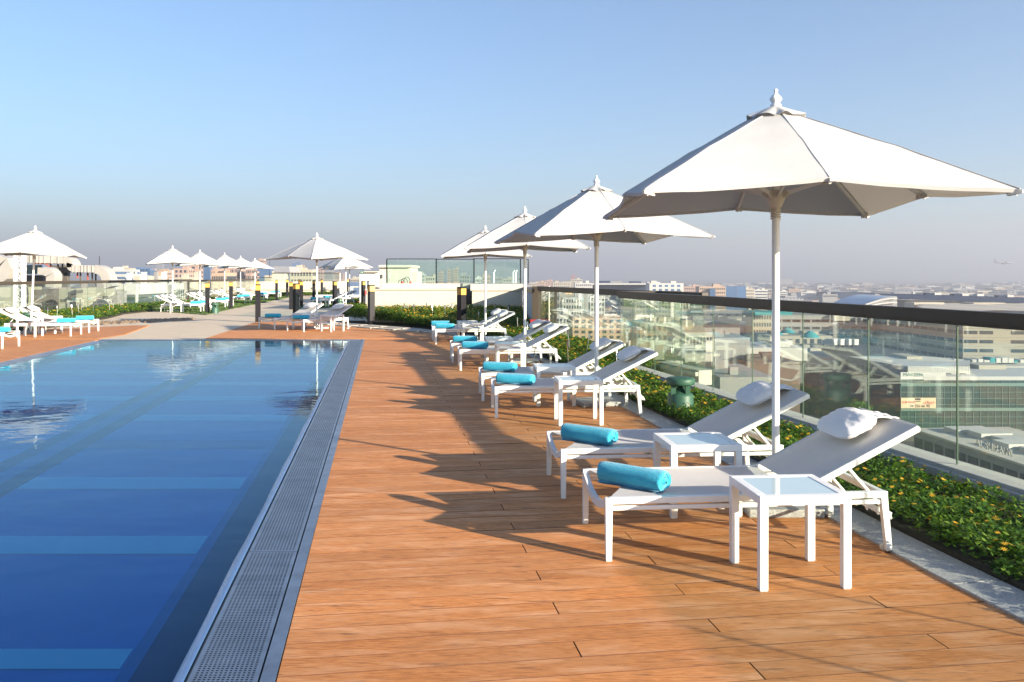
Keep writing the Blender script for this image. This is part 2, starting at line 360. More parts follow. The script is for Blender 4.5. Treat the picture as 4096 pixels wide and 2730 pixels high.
# water surface
w = MB(); NY, NX = 90, 24
P = []
for i in range(NY + 1):
    y = PY0 + (PY1 - .33 - PY0) * i / NY
    P.append([(LX(y) + .02 + (RX(y) - .336 - LX(y) - .02) * j / NX, y, -0.008) for j in range(NX + 1)])
w.grid(P); tag(w.build('pool_water', M['water']), kind='structure')
# overflow rim: a slope that the water line crosses in waves
w = MB(); P = []
for i in range(260):
    y = 1.0 + (PY1 - .3 - 1.0) * i / 259
    d = 0.046 + 0.0035 * math.sin(y * 3.1 + 0.6 * math.sin(y * 1.7)) + 0.0015 * math.sin(y * 7.3 + math.sin(y * 2.3))
    P.append([(RX(y) - .339, y, .0), (RX(y) - .339 - d, y, -.008), (RX(y) - .339 - d - .02, y, -.05)])
w.grid(P); rim = tag(w.build('pool_rim', M['rim']), kind='structure')
# overflow channel, frame and grates
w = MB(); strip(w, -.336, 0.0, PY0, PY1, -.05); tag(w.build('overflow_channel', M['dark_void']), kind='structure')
pf = empty('pool_gutter', (0, 3.0, 0), 0, 'perforated steel overflow gutter along the pool beside the deck', 'pool gutter')
w = MB()
def pb(mb, s0, s1, y0, y1, z0, z1):
    vs = [(RX(y)+s, y, z) for z in (z0, z1) for y, s in ((y0, s0), (y0, s1), (y1, s1), (y1, s0))]
    mb.add(vs, [(0,3,2,1),(4,5,6,7),(0,1,5,4),(1,2,6,5),(2,3,7,6),(3,0,4,7)])
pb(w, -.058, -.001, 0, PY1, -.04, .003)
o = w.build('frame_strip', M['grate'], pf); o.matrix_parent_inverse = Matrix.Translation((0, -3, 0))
PL = 2.07
def grate_mesh(PL=2.07, n=110):
    mb = MB(); cols = 13; x0, x1 = -.327, -.066; m = .016
    px, py = (x1 - x0 - 2*m) / cols, (PL - .006 - 2*m) / n; h = .0048; g = .0045
    sh = lambda s, y: (s - .149 * y, y, 0.0)
    def q(a, b, c, d): mb.add([sh(a, b), sh(c, b), sh(c, d), sh(a, d)], [(0, 1, 2, 3)])
    q(x0, 0, x1, m); q(x0, PL - .006 - m, x1, PL - .006)
    q(x0, m, x0 + m, PL - .006 - m); q(x1 - m, m, x1, PL - .006 - m)
    for i in range(cols):
        a = x0 + m + i * px; c = a + px; xm = (a + c) / 2
        q(a, m, xm - h, PL - .006 - m); q(xm + h, m, c, PL - .006 - m)
        for j in range(n):
            b0 = m + j * py; q(xm - h, b0, xm + h, b0 + py - 2 * g)
    for s in (x0, x1):                                  # turned-down edges
        mb.add([sh(s, 0), sh(s, PL - .006), (s - .149*(PL-.006), PL-.006, -.03), (s, 0, -.03)], [(0, 1, 2, 3)])
    return mb.mesh('grate', M['grate'])
gm = grate_mesh()
for k in range(-1, 8):
    y = 4.75 + PL * k
    if y + PL > PY1 - .05:
        inst(grate_mesh(PY1 - .31 - y, 50), 'grate', pf, (RX(y), y - 3.0, 0.0)); break
    o = inst(gm, 'grate', pf, (RX(y), y - 3.0, 0.0))
w = MB()
for a, c in ((PY1-.30, PY1-.245), (PY1-.235, PY1-.18), (PY1-.17, PY1-.115), (PY1-.10, PY1)):
    w.box((LX(PY1), a - 3, -.03), (RX(PY1) - .062, c - 3, .0))
w.build('end_grate', M['grate'], pf)
w = MB()
for i in range(30):
    y = -4 + i * .8
    if y + .8 > PY1: break
    w.add([(LX(y)-.02, y-3, .0), (LX(y)+.30, y-3, -.0065), (LX(y+.79)+.30, y+.79-3, -.0065), (LX(y+.79)-.02, y+.79-3, .0)], [(0, 1, 2, 3)])
w.build('side_ledge', M['grate'], pf)

# curb along the planting bed
CURB = [(3.3, -2.0), (2.75, 1.0), (2.45, 2.6), (2.214, 3.784), (2.109, 4.351), (2.004, 5.032), (1.955, 5.417), (1.71, 6.95), (1.459, 8.535),
        (1.352, 9.296), (1.248, 9.912), (0.93, 12.2), (0.575, 14.7), (0.16, 17.2), (-0.30, 19.2), (-1.05, 21.6), (-2.0, 23.4)]
def curb_in(Y): return interp(CURB, Y)
curb = tag(MB().build('curb', M['granite']), kind='structure')
y = -1.9
while y < 23.2:
    y2 = y + 1.02
    w = MB(); n = 4
    top, bot = [], []
    for i in range(n + 1):
        yy = y + .004 + (y2 - y - .008) * i / n; d = .25 if yy < 15 else .18
        top.append([(curb_in(yy), yy + .0, .012), (curb_in(yy) + d, yy + d * .2, .012)])
    P = top; w.grid(P, False)
    w.grid([[(r[0][0], r[0][1], -.2), r[0]] for r in P][::-1], False); w.grid([[r[1], (r[1][0], r[1][1], -.2)] for r in P][::-1], False)
    w.add([P[0][0], P[0][1], (P[0][1][0], P[0][1][1], -.2), (P[0][0][0], P[0][0][1], -.2)], [(0, 3, 2, 1)])
    w.add([P[-1][0], P[-1][1], (P[-1][1][0], P[-1][1][1], -.2), (P[-1][0][0], P[-1][0][1], -.2)], [(0, 1, 2, 3)])
    w.build('curb_stone', M['granite'], curb); y = y2

# deck: boards square to the pool edge
U = Vector((0.989, 0.149, 0)); V = Vector((-0.149, 0.989, 0)); OR = Vector((-0.8726, 3.225, 0))
PITCH, T0 = 0.1452, 0.6256
deck_base = MB()
deck_base.add([(RX(-5)+.01, -5, -.026), (3.9, -5, -.026), (-.1, 20.45, -.026), (RX(20.45)+.01, 20.45, -.026)], [(0, 1, 2, 3)])
deck = tag(deck_base.build('deck', M['dark_void']), kind='structure')
def board(mb, s0, s1, t0, t1, z1=0.0, z0=-.024, c=.0012):
    prof = [(t0, z0), (t0, z1 - c), (t0 + c, z1), (t1 - c, z1), (t1, z1 - c), (t1, z0)]
    vs = [OR + U * s + V * t + Vector((0, 0, z)) for s in (s0, s1) for t, z in prof]; n = 6
    mb.add(vs, [tuple(range(n)), tuple(range(n, 2*n))[::-1]] + [(i, i + n, i + n + 1, i + 1) for i in range(n - 1)])
JOINT = (1.165, 1.797, 2.644)
for k in range(-10, 124):
    t1 = T0 + PITCH * (k + 1) - .0032; t0 = T0 + PITCH * k
    yy = (OR + V * t0).y + .25
    if yy > 21.1: break
    # right end under the curb: X at that row
    s_end = 3.0
    for _ in range(6):
        pnt = OR + U * s_end + V * t0; s_end += (curb_in(pnt.y) + .08 - pnt.x) / U.x
    j = JOINT[(k + 1) % 3]
    if j > s_end - .1: segs = [(0.004, s_end)]
    else: segs = [(0.004, j - .0028), (j + .0028, s_end)]
    for a, c in segs:
        mb = MB(); dz = rnd.uniform(-.0012, .0008); board(mb, a, c, t0, t1, dz); o = mb.build('plank', [M['deck'], M['groove']], deck)
        o.data.polygons.foreach_set('material_index', [1, 1, 1, 1, 0, 1, 1])
# boards beyond the pool and left of it, too small to pick apart one by one
FAR_EDGE = [(0.2, 18.8), (-0.49, 19.6), (-1.68, 22.06), (-3.75, 24.0), (-4.79, 25.2), (-7.1, 27.7), (-8.1, 28.0)]
mb = MB(); k = 117
def far_edge_x(Y):
    for a, c in zip(FAR_EDGE, FAR_EDGE[1:]):
        if a[1] <= Y <= c[1]: return a[0] + (c[0]-a[0]) * (Y-a[1]) / (c[1]-a[1])
    return None
Y = PY1 + .03
while Y < 27.8:
    xl = -7.22 - (Y - 20.5) * .13; xr = far_edge_x(Y)
    if Y < 20.9: xr = min(xr, .3)
    xs = sorted([xl, xr] + [x for x in np.arange(xl + rnd.uniform(.6, 2.2), xr, 2.2)])
    for a, c in zip(xs, xs[1:]):
        if c - a > .05: mb.box((a, Y, .001), (c - .006, Y + .138, .010))
    Y += .1452
o = mb.build('far_deck_boards', M['deck']); tag(o, 'orange brown deck boards running past the far end of the pool', 'decking', kind='stuff')
mb = MB(); Y = 6.0
while Y < 25.9:
    xr = (LX(Y) - .02) if Y < PY1 else -9.75 - max(0, (Y - 22)) * .26
    xl = -13.0 if Y < 24.0 else -13.0 + (Y - 24.0) * .9
    if xr - xl < .1: break
    xs = sorted([xl, xr] + [x for x in np.arange(xl + rnd.uniform(.3, 2.0), xr, 2.2)])
    z0 = -.028 if Y < PY1 - .13 else .001
    for a, c in zip(xs, xs[1:]):
        if c - a > .05: mb.box((a, Y, z0), (c - .006, Y + .138, .010 if Y > PY1 - .13 else .002))
    Y += .1452
o = mb.build('side_deck_boards', M['deck']); tag(o, 'orange brown deck boards under the loungers across the pool', 'decking', kind='stuff')

# gravel strip with paving slabs beyond the deck
GP = [(0.25, 18.9), (-0.45, 19.7), (-1.66, 22.1), (-3.74, 24.05), (-4.78, 25.25), (-7.05, 27.75), (-8.1, 28.05), (-8.2, 28.9), (-6.0, 28.5), (-4.62, 26.62), (-3.79, 26.0), (-2.93, 24.9), (-2.1, 23.6), (-1.05, 21.6), (-.3, 19.2)]
w = MB(); w.poly(GP[::-1], -.05, .004); gs = tag(w.build('gravel_strip', M['soil']), kind='structure')
def in_poly(P, xs, ys):
    inside = np.zeros(len(xs), bool); n = len(P)
    for i in range(n):
        (x1, y1), (x2, y2) = P[i], P[(i+1) % n]
        c = ((y1 > ys) != (y2 > ys)) & (xs < (x2-x1) * (ys-y1) / ((y2-y1) or 1e-9) + x1); inside ^= c
    return inside
def sample(P, n):
    a = np.array(P); lo, hi = a.min(0), a.max(0); out = np.zeros((0, 2))
    while len(out) < n:
        q = npr.uniform(lo, hi, (n * 2, 2)); out = np.vstack([out, q[in_poly(P, q[:, 0], q[:, 1])]])
    return out[:n]
mb = MB()
for x, yv in sample(GP, 2600):
    r = rnd.uniform(.012, .03); z = .004
    mb.add([(x-r, yv, z), (x, yv-r*.8, z), (x+r, yv, z), (x, yv+r*.8, z), (x+r*.1, yv, z+r*.9)], [(0,1,4),(1,2,4),(2,3,4),(3,0,4)], True)
tag(mb.build('pebbles', M['pebble']), 'brown pebbles between the paving slabs beside the far flower bed', 'pebbles', kind='stuff')
edge_a = [(-.5, 19.85), (-1.1, 21.0), (-1.7, 22.2), (-2.45, 22.95), (-3.2, 23.65), (-3.95, 24.35), (-4.7, 25.25), (-5.5, 26.1), (-6.3, 27.0), (-7.1, 27.8)]
edge_b = [(-.15, 19.0), (-.9, 21.1), (-1.5, 22.6), (-2.2, 23.7), (-2.8, 24.6), (-3.5, 25.4), (-4.2, 26.2), (-4.9, 26.95), (-5.6, 27.7), (-6.4, 28.5)]
for (a, a2, c, c2) in zip(edge_a, edge_a[1:], edge_b, edge_b[1:]):
    for s0, s1 in ((.05, .46), (.54, .95)):
        L4 = lambda p, q, s: (p[0] + (q[0]-p[0])*s, p[1] + (q[1]-p[1])*s)
        p1, p2, p3, p4 = L4(a, c, s0), L4(a, c, s1), L4(a2, c2, s1), L4(a2, c2, s0)
        k = .06; q1, q4 = L4(p1, p4, k), L4(p1, p4, 1-k); q2, q3 = L4(p2, p3, k), L4(p2, p3, 1-k)
        w = MB(); w.poly([q1, q2, q3, q4], .0, .032); w.build('paving_slab', M['paver'], gs)
# brown rocks along the left bed
mb = MB()
for i in range(420):
    t = rnd.random(); x, yv = -13.9 + 3.0 * t + rnd.gauss(0, .12), 25.6 + 4.0 * t + rnd.gauss(0, .5) * (1 - abs(2*t-1) * .6)
    r = rnd.uniform(.04, .11)
    mb.add([(x-r, yv, 0), (x, yv-r, 0), (x+r, yv, 0), (x, yv+r, 0), (x+rnd.uniform(-r, r)*.4, yv, r*.8)], [(0,1,4),(1,2,4),(2,3,4),(3,0,4)], True)
tag(mb.build('river_rocks', M['pebble']), 'loose brown rocks along the path beside the left flower bed', 'rocks', kind='stuff')

# artificial lawns
LAWN_L = [(-14.55, 36.2), (-12.05, 33.6), (-11.56, 33.1), (-12.53, 39.2), (-13.93, 50.4), (-15.13, 59.4), (-15.6, 64), (-18.2, 63), (-17.6, 52), (-16.9, 45), (-16.6, 38)]
LAWN_R = [(-9.4, 38.4), (-8.8, 39.4), (-8.39, 41.0), (-7.21, 43.3), (-5.6, 43.6), (-5.2, 56), (-9.5, 60), (-11.4, 50.2), (-10.45, 43.7)]
for P, nm in ((LAWN_L, 0), (LAWN_R, 1)):
    w = MB(); w.poly(P, -.02, .014); tag(w.build('lawn', M['turf']), kind='structure')
    pts = sample(P, 9000); mb = MB()
    h = npr.uniform(.012, .035, len(pts)); a = npr.uniform(0, 6.28, len(pts))
    for (x, yv), hh, aa in zip(pts, h, a):
        d = .05; mb.add([(x-d*math.cos(aa), yv-d*math.sin(aa), .012), (x+d*math.cos(aa), yv+d*math.sin(aa), .012), (x+rnd.uniform(-.03,.03), yv, .014+hh)], [(0, 1, 2)])
    tag(mb.build('turf_blades', M['turf']), ['short green artificial grass under the far left row of loungers', 'short green artificial grass under the far loungers by the white wall'][nm], 'grass', kind='stuff')

# ------------------------------------------------------------------ planting beds
BED_R = [(3.60, -2), (3.02, 1.0), (2.70, 2.6), (2.43, 4.1), (2.26, 5.13), (1.72, 8.5), (1.52, 9.68), (1.38, 10.8), (.82, 14.6), (.36, 17.2), (-.1, 19.2), (-.85, 21.6),
         (-2.0, 23.9), (-2.88, 24.9), (-3.75, 26.05), (-4.58, 26.7), (-5.5, 27.6), (-5.4, 28.4), (-4.75, 28.4), (-4.6, 27.35), (-1.25, 27.35), (-1.25, 27.2), (.32, 27.2), (.62, 20.9), (2.3, 13.9), (1.46, 14.1), (4.2, 0), (4.6, -2)]
BED_L = [(-13.15, 15), (-13.1, 24.1), (-13.3, 26), (-13.8, 29.2), (-14.0, 30.3), (-14.9, 33.6), (-15.0, 36.7), (-16.1, 38.4), (-16.9, 46), (-17.1, 46), (-16.95, 15)]
BED_B = [(-16.9, 46), (-17.6, 61), (-16.2, 64.5), (-13.5, 66.4), (-13.5, 65.6), (-15.8, 63.6), (-17.0, 58), (-16.5, 46)]
BED_C = [(-6.6, 47.5), (-5.5, 47.5), (-5.5, 49.6), (-8.6, 49.6), (-8.4, 48.2)]
def leaves(name, P, n, size, hfun, label, per=8, seed=1, mats=('leaf', 'leaf', 'leaf_light'), keep=None):
    g = np.random.default_rng(seed)
    C2 = sample(P, n)
    if keep is not None: C2 = C2[keep(C2)]
    n = len(C2); hz = hfun(C2[:, 0], C2[:, 1]) * g.uniform(.35, 1.08, n)
    c = np.repeat(np.column_stack([C2, hz]), per, 0); m = len(c)
    az = g.uniform(0, 2*np.pi, m); tilt = g.uniform(-.35, .85, m); ln = size * g.uniform(.6, 1.25, m); wd = ln * g.uniform(.38, .6, m)
    d = np.column_stack([np.cos(az)*np.cos(tilt), np.sin(az)*np.cos(tilt), np.sin(tilt)])
    roll = g.uniform(-.7, .7, m)
    sx = np.column_stack([-np.sin(az), np.cos(az), np.zeros(m)]); up = np.cross(d, sx)
    side = sx*np.cos(roll)[:, None] + up*np.sin(roll)[:, None]
    c = c + g.normal(0, size*.45, (m, 3)) * np.array([1, 1, .6]); c[:, 2] = np.maximum(c[:, 2], .01)
    mid = c + d*(ln*.5)[:, None] - np.array([0, 0, 1])*(ln*.05)[:, None]
    v = np.stack([c, mid + side*(wd/2)[:, None], c + d*ln[:, None], mid - side*(wd/2)[:, None]], 1).reshape(-1, 3)
    f = np.arange(4*m).reshape(-1, 4)
    me = bpy.data.meshes.new(name); me.vertices.add(len(v)); me.vertices.foreach_set('co', v.ravel())
    me.loops.add(4*m); me.loops.foreach_set('vertex_index', f.ravel()); me.polygons.add(m)
    me.polygons.foreach_set('loop_start', np.arange(0, 4*m, 4)); me.polygons.foreach_set('loop_total', np.full(m, 4))
    for k in mats: me.materials.append(M[k])
    me.polygons.foreach_set('material_index', g.integers(0, len(mats), m)); me.update(); me.validate()
    o = bpy.data.objects.new(name, me); col.objects.link(o); return tag(o, label, 'plants', kind='stuff')
def flowers(name, P, n, r, hfun, label, seed=3, keep=None):
    g = np.random.default_rng(seed); C2 = sample(P, n)
    if keep is not None: C2 = C2[keep(C2)]
    mb = MB()
    for x, yv in C2:
        h = float(hfun(np.array([x]), np.array([yv]))[0]) * g.uniform(.95, 1.22) + .012; rr = r * g.uniform(.7, 1.15)
        tx, ty = g.uniform(-.7, .45, 2)
        vs = [(x, yv, h + rr*.15)]; fs = []
        for k in range(8):
            a = k * math.pi/4 + g.uniform(-.1, .1)
            for da, q in ((-.26, .62), (0, 1.0), (.26, .62)):
                vx, vy = rr*q*math.cos(a+da), rr*q*math.sin(a+da); vs.append((x+vx, yv+vy, h + tx*vx + ty*vy + rr*.2*q))
            fs.append((0, 1+3*k, 2+3*k, 3+3*k))
        mb.add(vs, fs)
    return tag(mb.build(name, M['flower']), label, 'flowers', kind='stuff')
for P, z, nm in ((BED_R, .03, 0), (BED_L, .03, 1), (BED_B, .03, 2), (BED_C, .03, 3)):
    w = MB(); w.poly(P, -.1, z); tag(w.build('bed_soil', M['soil']), kind='structure')
vn = np.vectorize(lambda x, y: noise.noise(Vector((x*.9, y*.9, 3.1))))
def hR(x, y):
    base = .12 + .08 * vn(x, y) + .05 * vn(x*3.3, y*3.3)
    far = np.clip((y - 11) / 12, 0, 1) * .16
    wall = np.clip((y - 24.2) / 3, 0, 1) * .24
    return np.maximum(base + far + wall, .035)
def hL(x, y): return .20 + .08 * vn(x, y)
near = lambda c: c[:, 1] < 9.5
leaves('ground_cover', BED_R, 40000, .036, hR, 'dense low green plants with small yellow flowers beside the nearest loungers', 8, 1, keep=near)
leaves('ground_cover', BED_R, 30000, .060, hR, 'flowering green ground cover between the deck and the far glass railing', 7, 2, keep=lambda c: c[:, 1] >= 9.5)
leaves('ground_cover', BED_L, 7000, .09, hL, 'low flowering bed behind the loungers across the pool', 7, 4)
leaves('ground_cover', BED_B, 2500, .12, hL, 'low shrubs along the far glass railing behind the lawn', 7, 5)
leaves('ground_cover', BED_C, 700, .10, hL, 'low green shrubs beside the far loungers by the white wall', 7, 6)
flowers('yellow_flowers', BED_R, 3000, .018, hR, 'yellow daisies scattered in the nearest flower bed', 3, keep=near)
flowers('yellow_flowers', BED_R, 3600, .026, hR, 'yellow flowers dotted over the far flower bed', 4, keep=lambda c: c[:, 1] >= 9.5)
flowers('yellow_flowers', BED_L, 600, .035, hL, 'yellow flowers in the bed across the pool', 5)
# taller shoots standing out of the bed by the cream wall
TALL = [(-5.2, 27.3), (-3.9, 26.3), (-1.4, 25.2), (.1, 22.6), (.2, 27.0), (-1.4, 27.2), (-4.5, 27.2)]
leaves('tall_shoots', TALL, 900, .065, lambda x, y: .40 + .20 * vn(x*2.3, y*2.3), 'taller leafy shoots in front of the cream wall', 6, 8, ('leaf', 'leaf_light', 'leaf_light'))

# ------------------------------------------------------------------ glass balustrades
def balustrade(name, pts_joints, label, z0, z1, rail_w=.10, rail_h=.088, seg=3, ledge=True, skip_rail=0, group='glass balustrades round the roof terrace'):
    """pts_joints: plan points of the pane joints in order"""
    a = Vector((*pts_joints[0], 0)); t = empty(name, a, 0, label, 'glass railing', group)
    rel = [Vector((*p, 0)) - a for p in pts_joints]
    for p, q in zip(rel, rel[1:]):
        d = (q - p).normalized(); w = MB(); w.bar(p + d*.006 + Vector((0,0,(z0+z1)/2)), q - d*.006 + Vector((0,0,(z0+z1)/2)), .014, z1 - z0, up=(0,0,1))
        w.build('glass_pane', M['pane'], t)
    for p in rel[1:-1]:
        w = MB(); w.cbox(p + Vector((0, 0, (z0+z1)/2)), (.008, .015, z1 - z0)); w.build('pane_joint', M['glass_edge'], t)
    i = skip_rail
    while i < len(rel) - 1:
        j = min(i + seg, len(rel) - 1); w = MB(); d = (rel[j] - rel[i]).normalized()
        for k in range(i, j):
            e0 = rel[k] + (d*.003 if k == i else Vector()); e1 = rel[k+1] - (d*.003 if k+1 == j else Vector())
            w.bar(e0 + Vector((0,0,z1+rail_h/2-.01)), e1 + Vector((0,0,z1+rail_h/2-.01)), rail_w, rail_h)
            w.bar(e0 + Vector((0,0,z1-.022)), e1 + Vector((0,0,z1-.022)), rail_w*.55, .022)
        w.build('handrail', M['rail'], t); i = j
    if ledge:
        w = MB()
        for p, q in zip(rel, rel[1:]):
            d = (q - p).normalized(); nrm = Vector((-d.y, d.x, 0))
            w.bar(p + Vector((0,0,z0/2-.06)), q + Vector((0,0,z0/2-.06)), .22, z0 + .12)
            w.bar(p + nrm*.14 + Vector((0,0,z0-.055)), q + nrm*.14 + Vector((0,0,z0-.055)), .05, .06)
        w.build('ledge', M['concrete'], t, bevel=.004)
    return t
FX = lambda Y: 4.591 - .2 * Y
jn = [-2.0, -1.0, 0.05, 1.1, 2.17, 3.24, 4.32, 5.40, 6.477, 7.56, 8.62, 9.67, 10.68, 11.67, 12.64, 13.58, 14.2]
balustrade('glass_balustrade', [(FX(y), y) for y in jn], 'long glass railing with brown handrail beside the nearest flower bed', .10, 1.165, skip_rail=6)  # unseen near panes dim the deck; handrail left off there to drop its shadow
balustrade('glass_balustrade', [(FX(14.2) + .05, 14.27), (2.25, 14.33), (2.78, 14.40)], 'short glass return closing the end of the long railing', .10, 1.165, seg=9)
ff = [(2.85 - (Y - 12.9) * .300, Y) for Y in np.linspace(12.9, 20.3, 9)]
balustrade('glass_balustrade', ff, 'glass railing continuing past the short return to the white wall', .10, 1.165)
lf = [(-17.0, Y) for Y in np.arange(14.0, 46.5, 1.62)]
balustrade('glass_balustrade', lf, 'long glass railing with brown handrail across the pool', .06, 1.21)
lb = [(-17.05 - (Y - 46.1) * .075, Y) for Y in np.linspace(46.1, 62.0, 11)]
balustrade('glass_balustrade', lb, 'glass railing behind the far lawn ending at the cream wall', .06, 1.17)
w = MB(); w.cbox((-17.02, 46.0, .6), (.10, .10, 1.2)); tag(w.build('railing_post', M['rail']), 'dark post where the far glass railing turns', 'post')
w = MB(); w.cbox((.62, 20.55, .62), (.30, .25, 1.24)); w.cbox((.95, 20.75, .60), (.22, .2, 1.2)); tag(w.build('corner_post', M['rail']), 'dark corner post beside the red cabinet where the railing meets the white wall', 'post')
w = MB(); w.tube([(.86, 20.4, -.02), (.86, 20.4, 1.25)], .022, 8); w.box((.82, 20.40, .58), (.90, 20.46, .63)); tag(w.build('drain_pipe', M['aged_metal']), 'thin yellowish pipe on the dark corner post', 'pipe')

# ------------------------------------------------------------------ furniture prototypes
GRP_L = 'white sun loungers along the pool'
def make_lounger(name='sun_lounger'):
    t = empty(name, (0, 0, 0)); tag(t, None, 'sun lounger', GRP_L)
    Wd, Lg, ZT = .71, 1.55, .332; WM = M['white_paint']
    w = MB()
    for y in (.0165, Wd - .0165):
        w.box((.02, y - .0165, ZT - .036), (Lg, y + .0165, ZT))
        w.box((.03, y - .010, ZT - .070), (Lg - .02, y + .010, ZT - .046))
    w.box((Lg - .035, .033, ZT - .040), (Lg, Wd - .033, ZT - .003))
    w.box((.62, .033, ZT - .083), (.655, Wd - .033, ZT - .06)); w.box((1.10, .033, ZT - .078), (1.135, Wd - .033, ZT - .05))
    w.build('frame', WM, t, bevel=.004)
    w = MB(); pts = []
    for i in range(13):
        k = i / 12; y = .012 + (Wd - .024) * k; s = math.sin(math.pi * k) ** .8
        pts.append((.016, y, ZT - .022 - .075 * s))
    for p, q in zip(pts, pts[1:]): w.bar(p, q, .030, .038)
    w.build('front_bar', WM, t)
    for y, sgn in ((.019, -1), (Wd - .019, 1)):
        w = MB(); w.bar((.02, y, ZT - .002), (.018, y + sgn*.012, .0), .039, .035, .031, .028, up=(0, 1, 0)); w.build('leg', WM, t, bevel=.003)
        w = MB(); w.bar((Lg - .022, y, ZT - .002), (Lg + .006, y + sgn*.010, .012), .040, .036, .033, .030, up=(0, 1, 0)); lg = w.build('leg', WM, t, bevel=.003)
        w = MB(); w.tube([(Lg - .006, y - sgn*.026, .022), (Lg - .006, y - sgn*.006, .022)], .021, 10); w.build('wheel', M['aged_metal'], lg)
        w = MB(); w.tube([(Lg + .002, y + sgn*.020, .024), (Lg + .002, y + sgn*.031, .024)], .008, 8); w.build('bolt', M['steel'], lg)
    HX, HZ = 1.075, ZT - .004; BX, BZ = 1.745, .662
    # sling seat, its front edge cut in a shallow bow
    w = MB(); P = []
    for i in range(15):
        row = []
        for j in range(11):
            k = j / 10; y = .030 + (Wd - .06) * k; x0 = .035 + .115 * math.sin(math.pi * k) ** 1.3
            x = x0 + (HX - x0) * i / 14; sag = .016 * math.sin(math.pi * k) * (.4 + .6 * math.sin(math.pi * i / 14))
            row.append((x, y, ZT - .004 - sag))
        P.append(row)
    w.grid(P); w.build('sling_seat', M['sling'], t, solid=.003)
    bf = MB()
    d = Vector((BX - HX, 0, BZ - HZ)).normalized(); nrm = Vector((-d.z, 0, d.x))
    for y in (.048, Wd - .048): bf.bar((HX, y, HZ), (BX, y, BZ), .034, .036, up=(0, 1, 0))
    bf.bar((BX - .012*d.x, .031, BZ - .012*d.z), (BX - .012*d.x, Wd - .031, BZ - .012*d.z), .034, .030)
    back = bf.build('backrest', WM, t, bevel=.004)
    w = MB(); P = []
    for i in range(11):
        row = []
        for j in range(11):
            k = j / 10; y = .034 + (Wd - .068) * k; s = i / 10
            p = Vector((HX + .012, 0, HZ + .006)) + (Vector((BX, 0, BZ)) - Vector((HX, 0, HZ))) * s * .985 + nrm * (.021 - .020 * math.sin(math.pi*k) * math.sin(math.pi*min(1, s*1.0)) - (.0 if 0 < j < 10 else .004))
            row.append((p.x, y, p.z))
        P.append(row)
    w.grid(P); w.build('sling_back', M['sling'], back, solid=.003)
    w = MB(); p0 = Vector((1.36, 0, HZ + (1.36 - HX) / (BX - HX) * (BZ - HZ) - .02)); p1 = Vector((1.625, 0, .155))
    w.tube([(p0.x, .09, p0.z), (p1.x - .02, .09, p1.z + .02), (p1.x, .115, p1.z), (p1.x, Wd - .115, p1.z), (p1.x - .02, Wd - .09, p1.z + .02), (p0.x, Wd - .09, p0.z)], .0115, 8)
    w.build('prop', WM, t)
    for y in (.062, Wd - .062):
        w = MB(); a, c = Vector((1.24, y, ZT + .015)), Vector((1.60, y, .19)); w.bar(a, c, .012, .030, up=(0, 1, 0)) if False else w.bar(a, c, .022, .012, up=(0, 1, 0))
        for k in range(4):
            p = a + (c - a) * (.42 + .17 * k); w.bar(p, p + Vector((.012, 0, -.036)), .016, .010, .008, .010, up=(0, 1, 0))
        w.build('ratchet', WM, t)
    return t

def make_table():
    t = empty('side_table', (0, 0, 0)); tag(t, None, 'side table', 'white side tables with frosted glass tops')
    S, H, l = .225, .450, .045
    w = MB()
    for a, c in (((-S, -S), (S, -S + l)), ((-S, S - l), (S, S)), ((-S, -S + l), (-S + l, S - l)), ((S - l, -S + l), (S, S - l))):
        w.box((a[0], a[1], H - .042), (c[0], c[1], H))
    w.build('frame', M['white_paint'], t, bevel=.003)
    for sx in (-1, 1):
        for sy in (-1, 1):
            cx, cy = sx*(S - .0205), sy*(S - .0205); w = MB(); w.box((cx - .0205, cy - .0205, .004), (cx + .0205, cy + .0205, H - .042))
            lg = w.build('leg', M['white_paint'], t, bevel=.003)
            w = MB(); w.box((cx - .018, cy - .018, 0), (cx + .018, cy + .018, .005)); w.build('glide', M['pale_wall'], lg)
    w = MB(); w.box((-S + l - .004, -S + l - .004, H - .014), (S - l + .004, S - l + .004, H - .003)); w.build('glass_top', M['frost'], t)
    return t

